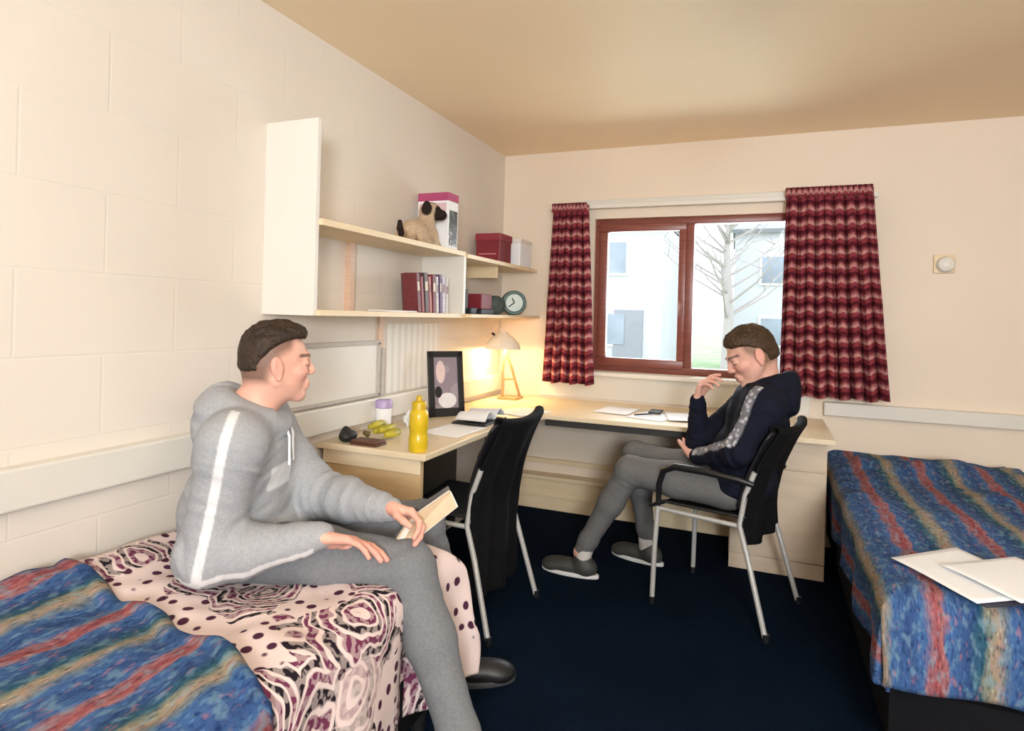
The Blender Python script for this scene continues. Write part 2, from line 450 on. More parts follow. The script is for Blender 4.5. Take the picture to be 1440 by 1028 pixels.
def glass_mat():
    m, nt, b = new_mat('window_glass')
    out = nt.nodes['Material Output']; nt.nodes.remove(b)
    tr = N(nt, 'ShaderNodeBsdfTransparent'); tr.inputs[0].default_value = (0.97, 0.98, 0.98, 1)
    gl = N(nt, 'ShaderNodeBsdfGlossy'); gl.inputs['Roughness'].default_value = 0.02
    fz = N(nt, 'ShaderNodeFresnel'); fz.inputs[0].default_value = 1.3
    mx = N(nt, 'ShaderNodeMixShader'); nt.links.new(fz.outputs[0], mx.inputs[0]); nt.links.new(tr.outputs[0], mx.inputs[1]); nt.links.new(gl.outputs[0], mx.inputs[2])
    nt.links.new(mx.outputs[0], out.inputs[0]); return m
M['glass'] = glass_mat()
MB().box((sx0+0.05, DB+0.036, sz0+0.05), (sx1-0.04, DB+0.042, sz1-0.045)).build('glass_pane', M['glass'], win)
MB().box((MX+0.045, DB+0.062, WZ0+0.04), (WX1-0.035, DB+0.068, WZ1-0.04)).build('glass_pane', M['glass'], win)
MB().box((WX0-0.06, DB-0.075, WZ0-0.032), (WX1+0.06, DB+0.035, WZ0-0.002), 0.006).build('window_sill', M['white'], win)
# upstand panel between the desk and the sill
struct('trim_4', MB().box((0.30, DB-0.012, 0.745), (WX1+0.06, DB, WZ0-0.033), 0.002), M['trunk'])

# ================================================================ outside
M['lawn'] = plain('lawn', (0.20, 0.29, 0.14), 0.9, var=0.3, scale=1.2)
M['render_wall'] = plain('pale_render', (0.42, 0.42, 0.45), 0.8, var=0.04, scale=0.6)
M['pane_far'] = plain('far_glass', (0.20, 0.23, 0.28), 0.2, var=0.3, scale=0.8)
M['roof_far'] = plain('slate_roof', (0.22, 0.22, 0.25), 0.7)
M['bark'] = plain('bark', (0.30, 0.27, 0.26), 0.9)
tag(MB().box((-45, DB+0.6, -0.6), (45, 75, -0.5)).build('ground', M['lawn'], smooth=False), kind='structure')
tag(MB().box((-30, 14.0, -0.5), (30, 15.6, -0.47)).build('path', plain('paving', (0.42, 0.41, 0.40), 0.9), smooth=False), kind='structure')
def far_house(x0, x1, y, h, label, door):
    r = empty('house', ((x0+x1)/2, y+2.5, -0.5), label, 'house', 'houses outside the window')
    MB().box((x0, y, -0.5), (x1, y+5, h)).build('walls', M['render_wall'], r, smooth=False)
    rf = MB(); rf.slab([(x0-0.3, y-0.3, h), (x1+0.3, y-0.3, h), (x1+0.3, y+2.5, h+1.7), (x0-0.3, y+2.5, h+1.7)], 0.15)
    rf.slab([(x1+0.3, y+5.3, h), (x0-0.3, y+5.3, h), (x0-0.3, y+2.5, h+1.7), (x1+0.3, y+2.5, h+1.7)], 0.15); rf.build('roof', M['roof_far'], r, smooth=False)
    n = int((x1-x0)/2.2)
    for i in range(n):
        cx = x0+(i+0.5)*(x1-x0)/n
        for z in ((0.4, 1.5), (2.6, 3.7)):
            if z[1] > h: continue
            w = MB().box((cx-0.55, y-0.06, z[0]), (cx+0.55, y+0.04, z[1]), 0.02).build('window', M['white'], r, smooth=False)
            MB().box((cx-0.47, y-0.09, z[0]+0.08), (cx+0.47, y-0.05, z[1]-0.08)).build('pane', M['pane_far'], w, smooth=False)
    MB().box((door-0.45, y-0.07, -0.5), (door+0.45, y+0.03, 1.55), 0.02).build('door', M['roof_far'], r, smooth=False)
far_house(-7.5, -1.2, 19.0, 4.2, 'pale two storey house seen through the left casement pane', -2.2)
far_house(0.6, 9.0, 24.0, 4.6, 'pale house farther off seen through the right window pane', 4.2)
def far_tree(x, y, h, label, seed):
    r = empty('tree', (x, y, -0.5), label, 'tree', 'bare trees outside the window'); rs = random.Random(seed)
    MB().tube([(x, y, -0.5), (x+0.05, y, h*0.3), (x-0.03, y, h*0.62), (x+0.05, y, h)], [0.14, 0.11, 0.07, 0.02], 8).build('trunk', M['bark'], r)
    br = MB()
    for k in range(46):
        z = h*(0.28+0.68*rs.random()); a = rs.random()*6.28; L = (h-z)*0.42+0.35
        p = Vector((x, y, z)); q = p+Vector((math.cos(a)*L, math.sin(a)*L, L*0.75)); mid = (p+q)/2+Vector((0, 0, -0.08*L))
        br.tube([p, mid, q], [0.035, 0.022, 0.006], 5)
        for j in range(3):
            s = mid.lerp(q, rs.random()); e = s+Vector((rs.uniform(-1, 1), rs.uniform(-1, 1), rs.uniform(.2, 1)))*L*0.4
            br.tube([s, e], [0.012, 0.004], 4)
    br.build('branches', M['bark'], r)
far_tree(0.9, 14.5, 4.6, 'bare tree standing on the lawn behind the right pane', 3)

# ================================================================ wall shelving on the left wall
SD = 0.235
sh = empty('wall_shelving', (0.0, 1.77, 1.255), 'tall-sided cream wall shelving above the desk with a plush dog on it', 'shelving', 'shelving on the left wall')
MB().box((0.0, 1.762, 1.255), (SD, 1.782, 1.955), 0.0015).build('side_panel', M['white'], sh, smooth=False)
MB().box((0.0, 1.782, 1.255), (SD+0.015, 2.925, 1.277), 0.0015).build('bottom_shelf', M['shelf'], sh, smooth=False)
MB().box((0.0, 1.782, 1.578), (SD+0.015, 2.925, 1.602), 0.0015).build('middle_shelf', M['shelf'], sh, smooth=False)
MB().box((0.0, 2.900, 1.277), (SD+0.015, 2.925, 1.578), 0.0015).build('end_panel', M['white'], sh, smooth=False)
MB().box((0.0, 2.24, 1.277), (0.03, 2.275, 1.578), 0.002).build('back_batten', M['batten'], sh, smooth=False)
MB().box((0.0, 2.50, 1.10), (0.012, 2.54, 1.255), 0.002).build('bracket', M['batten'], sh, smooth=False)
s2 = empty('wall_shelving', (0.0, 2.93, 1.255), 'short two-shelf wall unit in the corner beside the left curtain', 'shelving', 'shelving on the left wall')
MB().box((0.0, 2.93, 1.258), (0.285, DB-0.004, 1.277), 0.0015).build('bottom_shelf', M['shelf'], s2, smooth=False)
MB().box((0.0, 2.93, 1.570), (0.262, DB-0.004, 1.592), 0.0015).build('middle_shelf', M['shelf'], s2, smooth=False)
MB().box((0.0, 3.44, 1.50), (0.20, 3.46, 1.570), 0.0015).build('bracket', M['shelf'], s2, smooth=False)
# boards below the shelf
nb = empty('noticeboard', (0.0, 2.16, 0.88), 'pale noticeboard with a grey frame on the wall under the shelf', 'noticeboard')
MB().box((0.0, 1.84, 0.89), (0.010, 2.49, 1.12), 0.001).build('board', M['white'], nb, smooth=False)
MB().box((0.0, 1.82, 1.12), (0.018, 2.51, 1.14), 0.002).box((0.0, 1.82, 0.876), (0.018, 2.51, 0.89), 0.002).box((0.0, 1.82, 0.88), (0.018, 1.84, 1.13), 0.002).box((0.0, 2.49, 0.88), (0.018, 2.51, 1.13), 0.002).build('frame', M['grey_pipe'], nb, smooth=False)
cd = MB().tube([(0.012, 2.535, 0.872), (0.012, 2.535, 1.10)], 0.011, 10).build('cable_conduit', M['grey_pipe'])
tag(cd, 'grey vertical conduit on the wall beside the noticeboard', 'conduit'); 
def striped_board():
    m, nt, b = new_mat('pale_striped_card'); b.inputs['Roughness'].default_value = 0.6
    tc = N(nt, 'ShaderNodeTexCoord'); w = N(nt, 'ShaderNodeTexWave'); w.bands_direction = 'Y'; w.inputs['Scale'].default_value = 5.5; w.inputs['Distortion'].default_value = 1.5
    nt.links.new(tc.outputs['Object'], w.inputs['Vector']); r = ramp(nt, [(0.2, (0.70, 0.68, 0.62)), (0.7, (0.80, 0.79, 0.75))])
    nt.links.new(w.outputs[0], r.inputs[0]); nt.links.new(r.outputs[0], b.inputs['Base Color']); return m
pp = MB().box((0.0, 2.58, 0.878), (0.008, 3.10, 1.22), 0.001).build('wall_poster', striped_board(), smooth=False)
tag(pp, 'pale striped sheet on the wall behind the black photo frame', 'poster')

# ================================================================ desk
DZ = 0.73
dk = empty('desk', (0.5, 3.3, 0.0), 'L-shaped pale wooden desktop running round the corner under the window', 'desk')
poly = [(0.0, 2.085), (0.515, 2.085), (0.515, 3.13), (0.60, 3.27), (2.03, 3.27), (2.03, DB-0.013), (0.0, DB-0.013)]
MB().prism(poly, DZ-0.026, DZ, 0.004).build('worktop', M['desk_top'], dk, smooth=False)
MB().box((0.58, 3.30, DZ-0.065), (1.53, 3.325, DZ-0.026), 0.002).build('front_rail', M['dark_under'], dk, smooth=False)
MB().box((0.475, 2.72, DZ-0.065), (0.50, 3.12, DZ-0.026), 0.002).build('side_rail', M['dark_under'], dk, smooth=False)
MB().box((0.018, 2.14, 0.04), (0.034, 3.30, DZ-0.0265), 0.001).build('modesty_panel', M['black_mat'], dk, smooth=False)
MB().box((0.05, DB-0.06, 0.23), (0.09, DB-0.02, DZ-0.026), 0.002).build('leg', M['steel'], dk, smooth=False)
MB().box((0.02, 2.112, 0.0), (0.482, 2.137, DZ-0.0265), 0.002).build('end_panel', M['desk_side'], dk, smooth=False)
MB().box((0.018, 2.106, DZ-0.085), (0.484, 2.112, DZ-0.0265), 0.001).build('end_rail', M['desk_top'], dk, smooth=False)
rp = empty('desk_pedestal', (1.79, 3.7, 0.0), 'pale wooden desk cabinet by the right bed behind the seated young man', 'cabinet')
MB().box((1.56, 3.44, 0.075), (2.01, DB-0.016, DZ-0.026), 0.002).build('body', M['pedestal'], rp, smooth=False)
MB().box((1.562, 3.435, 0.0), (2.008, DB-0.016, 0.075), 0.002).build('plinth', M['pedestal'], rp, smooth=False)
MB().box((1.565, 3.422, 0.085), (2.006, 3.44, 0.535), 0.002).build('door', M['pedestal'], rp, smooth=False)
d = MB().box((1.565, 3.422, 0.545), (2.006, 3.44, 0.695), 0.002).build('drawer', M['pedestal'], rp, smooth=False)
MB().lathe([(0, 0), (0.012, 0), (0.014, 0.012), (0.009, 0.02), (0, 0.02)], (1.79, 3.422, 0.62), 16, (0, -1, 0)).build('knob', M['steel'], d)

# ================================================================ curtains and track
def curtain_mat():
    m, nt, b = new_mat('red_curtain'); b.inputs['Roughness'].default_value = 0.9; b.inputs['Specular IOR Level'].default_value = 0.1
    uv = N(nt, 'ShaderNodeUVMap'); sp = N(nt, 'ShaderNodeSeparateXYZ'); nt.links.new(uv.outputs[0], sp.inputs[0])
    u, v = sp.outputs[0], sp.outputs[1]
    wob = mth(nt, 'MULTIPLY', mth(nt, 'PINGPONG', u, 0.028), 0.55)
    row = mth(nt, 'FRACT', mth(nt, 'DIVIDE', mth(nt, 'ADD', v, wob), 0.082))
    nz = N(nt, 'ShaderNodeTexNoise'); nz.inputs['Scale'].default_value = 70; nz.inputs['Detail'].default_value = 2; nt.links.new(uv.outputs[0], nz.inputs['Vector'])
    row = mth(nt, 'ADD', row, mth(nt, 'MULTIPLY_ADD', nz.outputs[0], 0.3, -0.15))
    r = ramp(nt, [(0.0, (0.075, 0.012, 0.020)), (0.20, (0.18, 0.028, 0.040)), (0.40, (0.46, 0.19, 0.19)), (0.50, (0.58, 0.33, 0.30)), (0.62, (0.24, 0.035, 0.05)), (0.80, (0.28, 0.045, 0.06)), (0.95, (0.075, 0.010, 0.02))])
    nt.links.new(row, r.inputs[0])
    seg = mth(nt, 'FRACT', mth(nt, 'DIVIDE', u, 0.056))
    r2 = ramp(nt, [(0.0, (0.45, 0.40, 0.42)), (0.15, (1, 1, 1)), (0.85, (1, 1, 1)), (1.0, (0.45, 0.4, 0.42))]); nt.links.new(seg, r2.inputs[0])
    nt.links.new(mixc(nt, 1.0, r.outputs[0], r2.outputs[0], 'MULTIPLY'), b.inputs['Base Color']); return m
M['curtain'] = curtain_mat()
def curtain(x0t, x1t, x0b, x1b, zt, zb, nf, label, yc, seed):
    W = (x1b-x0b)*1.55
    def fn(s, t):
        a = s/W; k = (1-(t/(zt-zb)))            # k: 0 top .. 1 bottom
        k = t/(zt-zb)
        ph = a*nf*2*PI+0.9*np.sin(a*7+seed)+0.25*np.sin(k*3+a*9+seed)
        x = (x0t+(x1t-x0t)*a)*(1-k**1.1)+(x0b+(x1b-x0b)*a)*k**1.1
        amp = 0.016+0.024*k
        y = yc+amp*np.sin(ph)+0.012*noise2(s, t, 6, seed)-0.015*k
        z = zt-t*(1+0.0*s)+0.006*np.sin(ph*0.5)*(k)
        hd = sstep(t, 0.07, 0.03)                # gathered heading tape
        y = y+0.006*np.sin(a*nf*4*PI)*hd
        return x+0.008*np.cos(ph), y, z
    root = empty('curtain', ((x0b+x1b)/2, yc, zb), label, 'curtain', 'curtains at the window')
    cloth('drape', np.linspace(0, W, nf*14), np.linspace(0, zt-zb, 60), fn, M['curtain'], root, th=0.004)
    def fh(s, t):
        a = s/W; x = x0t+(x1t-x0t)*a
        return x, yc-0.020-0.012*np.abs(np.sin(a*nf*2*PI))+0*t, zt+0.012-t
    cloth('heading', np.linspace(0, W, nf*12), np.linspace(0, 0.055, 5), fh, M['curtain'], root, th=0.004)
curtain(0.39, 0.625, 0.335, 0.69, 2.005, 0.845, 6, 'narrow dark red patterned curtain left of the window', DB-0.085, 1.0)
curtain(1.80, 2.235, 1.785, 2.335, 2.035, 0.862, 9, 'wide dark red patterned curtain right of the window', DB-0.085, 4.0)
ct = empty('curtain_track', (1.25, DB, 2.0), 'slim pale curtain track fixed above the window', 'curtain track')
MB().box((0.36, DB-0.062, 1.985), (2.27, DB-0.030, 2.012), 0.004).build('rail', M['white'], ct, smooth=False)
MB().box((0.55, DB-0.03, 1.99), (2.05, DB, 2.045), 0.004).build('batten', M['trunk'], ct, smooth=False)

# small round fitting on the back wall
bl = empty('wall_bell', (2.597, DB, 1.614), 'small round cream fitting on a square plate, back wall right of the curtains', 'wall fitting')
MB().box((2.545, DB-0.012, 1.565), (2.645, DB, 1.665), 0.006).build('back_plate', M['shelf'], bl)
MB().lathe([(0.043, 0), (0.043, 0.02), (0.036, 0.035), (0.02, 0.043), (0, 0.045)], (2.597, DB-0.012, 1.612), 28, (0, -1, 0)).build('dome', M['white'], bl)
# ================================================================ bed linen materials
def spread_mat():
    m, nt, b = new_mat('striped_bedspread'); b.inputs['Roughness'].default_value = 0.95; b.inputs['Specular IOR Level'].default_value = 0.08
    uv = N(nt, 'ShaderNodeUVMap'); sp = N(nt, 'ShaderNodeSeparateXYZ'); nt.links.new(uv.outputs[0], sp.inputs[0])
    u, v = sp.outputs[0], sp.outputs[1]
    def streak(su, sv, det=3):
        mp = N(nt, 'ShaderNodeMapping'); mp.inputs['Scale'].default_value = (su, sv, 1); nt.links.new(uv.outputs[0], mp.inputs[0])
        n = N(nt, 'ShaderNodeTexNoise'); n.inputs['Scale'].default_value = 1; n.inputs['Detail'].default_value = det; nt.links.new(mp.outputs[0], n.inputs['Vector']); return n.outputs[0]
    wob = mth(nt, 'MULTIPLY_ADD', streak(30, 14), 0.05, -0.025)
    f = mth(nt, 'FRACT', mth(nt, 'DIVIDE', mth(nt, 'ADD', mth(nt, 'ADD', u, wob), 4.05), 0.27))
    B1, B2, B3 = (0.035, 0.075, 0.20), (0.055, 0.13, 0.30), (0.030, 0.10, 0.145)
    r = ramp(nt, [(0.0, (0.27, 0.070, 0.078)), (0.06, (0.32, 0.13, 0.13)), (0.10, B2), (0.26, B1), (0.38, B3), (0.44, (0.24, 0.24, 0.18)),
                  (0.50, (0.36, 0.26, 0.19)), (0.56, (0.17, 0.20, 0.22)), (0.62, B2), (0.78, B1), (0.88, B2), (0.94, (0.28, 0.13, 0.15)), (1.0, (0.27, 0.068, 0.078))])
    nt.links.new(f, r.inputs[0])
    rr = ramp(nt, [(0.30, (0.35, 0.40, 0.55)), (0.5, (1, 1, 1)), (0.62, (1.0, 1.0, 1.0)), (0.72, (1.9, 1.9, 1.75))])
    nt.links.new(streak(160, 45), rr.inputs[0])
    c1 = mixc(nt, 1.0, r.outputs[0], rr.outputs[0], 'MULTIPLY')
    r3 = ramp(nt, [(0.52, (0, 0, 0)), (0.66, (1, 1, 1))]); nt.links.new(streak(55, 26, 2), r3.inputs[0])
    c2 = mixc(nt, mth(nt, 'MULTIPLY', r3.outputs[0], 0.42), c1, (0.20, 0.34, 0.42))
    r4 = ramp(nt, [(0.60, (0, 0, 0)), (0.70, (1, 1, 1))]); nt.links.new(streak(70, 24, 2), r4.inputs[0])
    c3 = mixc(nt, mth(nt, 'MULTIPLY', r4.outputs[0], 0.35), c2, (0.52, 0.20, 0.20))
    nt.links.new(c3, b.inputs['Base Color']); bump(nt, b, streak(420, 420, 1), 0.35, 0.003); return m
M['spread'] = spread_mat()
def duvet_mat():
    m, nt, b = new_mat('patterned_duvet'); b.inputs['Roughness'].default_value = 0.85; b.inputs['Specular IOR Level'].default_value = 0.12
    uv = N(nt, 'ShaderNodeUVMap')
    nz = N(nt, 'ShaderNodeTexNoise'); nz.inputs['Scale'].default_value = 9; nz.inputs['Detail'].default_value = 2; nt.links.new(uv.outputs[0], nz.inputs['Vector'])
    base = (0.76, 0.63, 0.61); blk = (0.018, 0.012, 0.018); mar = (0.16, 0.035, 0.085)
    # small dots
    v1 = N(nt, 'ShaderNodeTexVoronoi'); v1.inputs['Scale'].default_value = 22; v1.inputs['Randomness'].default_value = 0.45; nt.links.new(uv.outputs[0], v1.inputs['Vector'])
    d1 = ramp(nt, [(0.25, (1, 1, 1)), (0.31, (0, 0, 0))]); nt.links.new(v1.outputs['Distance'], d1.inputs[0])
    # large paisley blobs
    mp = N(nt, 'ShaderNodeMapping'); nt.links.new(uv.outputs[0], mp.inputs[0])
    wv = N(nt, 'ShaderNodeVectorMath'); wv.operation = 'MULTIPLY_ADD'; nt.links.new(nz.outputs['Color'], wv.inputs[0]); wv.inputs[1].default_value = (0.10, 0.10, 0); nt.links.new(mp.outputs[0], wv.inputs[2])
    v2 = N(nt, 'ShaderNodeTexVoronoi'); v2.inputs['Scale'].default_value = 6.0; nt.links.new(wv.outputs[0], v2.inputs['Vector'])
    ring = mth(nt, 'FRACT', mth(nt, 'MULTIPLY', v2.outputs['Distance'], 4.6))
    rc = ramp(nt, [(0.0, mar), (0.28, mar), (0.34, base), (0.46, base), (0.52, blk), (0.80, blk), (0.86, base), (1.0, base)], 'LINEAR'); nt.links.new(ring, rc.inputs[0])
    # fine broken ornament inside the blobs
    n3 = N(nt, 'ShaderNodeTexNoise'); n3.inputs['Scale'].default_value = 55; n3.inputs['Detail'].default_value = 1; nt.links.new(uv.outputs[0], n3.inputs['Vector'])
    orn = ramp(nt, [(0.47, (0, 0, 0)), (0.53, (1, 1, 1))]); nt.links.new(n3.outputs[0], orn.inputs[0])
    blob = mixc(nt, mth(nt, 'MULTIPLY', orn.outputs[0], 0.4), rc.outputs[0], base)
    inside = ramp(nt, [(0.43, (0, 0, 0)), (0.47, (1, 1, 1))]); nt.links.new(v2.outputs['Color'], inside.inputs[0])
    dots = mixc(nt, d1.outputs[0], base, (0.07, 0.02, 0.045))
    nt.links.new(mixc(nt, inside.outputs[0], dots, blob), b.inputs['Base Color'])
    bump(nt, b, nz.outputs[0], 0.2, 0.01); return m
M['duvet'] = duvet_mat()
M['mattress'] = fabric('mattress_ticking', (0.62, 0.60, 0.56)); M['bed_base'] = fabric('dark_divan', (0.006, 0.006, 0.008), scale=150)

def fold(u, r):
    """distance past an edge -> (outward, drop)"""
    a = np.clip(u/r, 0, PI/2)
    return np.where(u <= 0, 0, r*np.sin(a)), np.where(u <= 0, 0, r*(1-np.cos(a))+np.clip(u-r*PI/2, 0, None))

def bed(x0, x1, y0, y1, zb, label):
    r = empty('bed', ((x0+x1)/2, (y0+y1)/2, 0), label, 'bed', 'single beds')
    MB().box((x0, y0, 0.10), (x1, y1, 0.27), 0.01).build('base', M['bed_base'], r)
    MB().box((x0+0.005, y0+0.005, 0.27), (x1-0.005, y1-0.005, zb), 0.04, seg=4).build('mattress', M['mattress'], r)
    for sx in (x0+0.06, x1-0.06):
        for sy in (y0+0.08, y1-0.08):
            MB().lathe([(0, 0), (0.022, 0), (0.028, 0.10), (0, 0.10)], (sx, sy, 0.0), 16).build('leg', M['black_mat'], r)
    return r
# ---------------- left bed, the one he sits on: along the left wall
LB = dict(x1=0.845, y0=-0.30, y1=1.75)
bed(0.055, 0.815, LB['y0'], LB['y1'], 0.495, 'low bed along the left wall under the patterned duvet')
def left_surface(s, t, lift, hem_amp, sink=True):
    """s: across from the wall (0) to the room edge and down; t: along, y; past y1 it hangs down the end"""
    W = LB['x1']-0.06
    ox, dx = fold(s-W+0.05, 0.05); oy, dy = fold(t-(LB['y1']-0.05), 0.05)
    x = 0.06+np.minimum(s, W-0.05)+ox; y = np.minimum(t, LB['y1']-0.05)+oy
    drop = np.maximum(dx, dy)+0.12*np.minimum(dx, dy)
    z = 0.515+lift-drop
    top = np.clip(1-drop/0.05, 0, 1)
    bumpy = 0.020*noise2(s, t, 5, 1.0)+0.010*noise2(s, t, 13, 2.0)
    z = z+top*(bumpy+0.075*np.exp(-(x/0.16)**2)+0.012)
    if sink:
        z = z-top*0.030*np.exp(-(((x-0.33)/0.20)**2+((y-1.42)/0.22)**2))-top*0.012*np.exp(-(((x-0.72)/0.15)**2+((y-1.48)/0.10)**2))
    hang = np.clip(drop/0.25, 0, 1)
    cr = np.exp(-((t-LB['y1'])/0.09)**2)*hang
    w = 0.03*cr+hem_amp*hang*(np.sin(t*26+2.2*np.sin(t*7))*0.6+0.6*noise2(t, s*0.3, 9, 5.0))
    x = x+np.where(dx > 0, w+0.02*hang, 0)
    if sink: x = x-np.where(dx > 0, 1, 0)*hang*0.055*np.exp(-((y-1.475)/0.07)**2)
    w2 = hem_amp*hang*np.sin(s*24+1.0)*0.7
    y = y+np.where(dy > 0, w2+0.015*hang, 0)
    return x, y, z
dv = cloth('duvet', np.linspace(0.0, 1.13, 140), np.linspace(0.86, 2.05, 130), lambda s, t: left_surface(s, t, 0.012, 0.020), M['duvet'], None, (0.42, 1.3, 0.5), th=0.012)
tag(dv, 'pink, black and plum patterned duvet under the sitting young man in grey', 'duvet')
def lspread(s, t):
    x, y, z = left_surface(s, t, 0.040, 0.012, False)
    yb = 1.075-0.14*(np.clip(s/0.80, 0, 1.1))**1.6+0.012*np.sin(s*23)
    y = y+(t-LB['y0'])/(1.05-LB['y0'])*(yb-1.05)
    edge = np.clip(1-(1.05-t)/0.05, 0, 1)
    z = z+0.010*np.sin(np.clip(edge, 0, 1)*PI)-0.012*(edge**3)-0.02*np.exp(-(x/0.16)**2)
    x = np.where(s > LB['x1']-0.06, x+0.012, x)
    return x, y, z
ls = cloth('bedspread', np.linspace(0.0, 1.12, 120), np.linspace(LB['y0'], 1.05, 110), lspread, M['spread'], None, (0.42, 0.4, 0.52), th=0.010)
tag(ls, 'blue and pink striped bedspread folded back over the patterned duvet', 'bedspread', 'striped bedspreads')
# ---------------- right bed, its head against the back wall
RB = dict(x0=2.035, y0=1.985, x1=2.86, y1=3.90)
bed(RB['x0']+0.02, RB['x1'], RB['y0']+0.03, RB['y1'], 0.50, 'bed by the back wall under the blue striped spread')
def rspread(s, t):
    ox, dx = fold(-s+0.06, 0.06); oy, dy = fold(-t+0.06, 0.06)
    x = RB['x0']+np.maximum(s, 0.06)-ox; y = RB['y0']+np.maximum(t, 0.06)-oy
    drop = np.maximum(dx, dy)+0.10*np.minimum(dx, dy)
    top = np.clip(1-drop/0.06, 0, 1)
    z = 0.545-drop+top*(0.014*noise2(s, t, 5, 7.0)+0.008*noise2(s, t, 14, 8.0))
    z = z+top*(0.055*np.exp(-((t-1.72)/0.17)**2)*(0.75+0.5*noise2(s, t, 7, 9.0))*sstep(s, 0.02, 0.25)+0.02*np.exp(-((t-1.25)/0.1)**2)*noise2(s, t, 5, 4.0))
    hang = np.clip(drop/0.25, 0, 1.2)
    x = x-np.where(dx > 0, 1, 0)*hang*(0.004+0.014*np.sin(t*15+1.3)+0.012*noise2(t, s, 11, 3.0))*(1-0.8*sstep(t, 1.1, 1.4))
    y = y-np.where(dy > 0, 1, 0)*hang*(0.004+0.018*np.sin(s*17+0.6)+0.012*noise2(s, t, 10, 6.0))
    return x, y, z
S = np.linspace(-0.225, 0.85, 125); T = np.linspace(-0.225, 2.0, 170)
rs_ = cloth('bedspread', S, T, rspread, M['spread'], None, (2.4, 2.9, 0.53), th=0.010)
uvl = rs_.data.uv_layers[0].data
for d in uvl: d.uv[0] += (-(2.157-RB["x0"])) % 0.27
tag(rs_, 'blue bedspread with red and beige stripes on the bed at the back wall', 'bedspread', 'striped bedspreads')
for d in ls.data.uv_layers[0].data: d.uv[0] += (-0.30) % 0.27
pl = MB(); 
F = Field((2.05, 3.45, 0.44), (2.82, 3.90, 0.66), 0.010); F.ell((2.43, 3.68, 0.528), (0.30, 0.17, 0.035), k=0.01)
v, f = F.mesh(); pw = mesh_np('pillow', v, f, M['mattress'], None, (2.43, 3.68, 0.53)); tag(pw, 'pillow making the low hump under the right bedspread', 'pillow')

# ---------------- papers on the right bed
def sheet(name, quad, th, mat, curl=0.0, label=None, cat='paper', group=None):
    q = [np.array(p, float) for p in quad]
    def fn(s, t):
        p = [(q[0][i]*(1-s)*(1-t)+q[1][i]*s*(1-t)+q[2][i]*s*t+q[3][i]*(1-s)*t) for i in range(3)]
        p[2] = p[2]+curl*(np.sin(s*PI*1.3+0.4)*0.6+np.sin(t*2.6)*0.5*s)
        return p
    base = tuple(np.mean(q, 0)); o = cloth(name, np.linspace(0, 1, 14), np.linspace(0, 1, 14), fn, mat, None, base, th)
    return tag(o, label, cat, group)
zt = 0.575
sheet('paper_sheet', [(2.085, 2.21, zt-.012), (2.235, 1.945, zt-.008), (2.44, 2.06, zt), (2.29, 2.37, zt)], 0.0015, M['white_paper'], 0.004, 'large white sheet on the right bed reaching farthest towards the floor', 'paper', 'papers on the right bed')
sheet('paper_sheet', [(2.20, 2.16, zt+.006), (2.33, 1.955, zt+.008), (2.56, 2.11, zt+.010), (2.43, 2.33, zt+.008)], 0.0015, M['white_paper'], 0.004, 'white sheet on top of the papers on the right bed, running out of the picture', 'paper', 'papers on the right bed')
M['dark_folder'] = plain('dark_folder', (0.03, 0.03, 0.05), 0.5)
sheet('folder', [(2.12, 2.19, zt-.016), (2.255, 1.945, zt-.014), (2.47, 2.045, zt-.006), (2.34, 2.33, zt-.006)], 0.004, M['dark_folder'], 0.003, 'dark folder showing as a thin edge beneath the white papers on the right bed', 'folder')

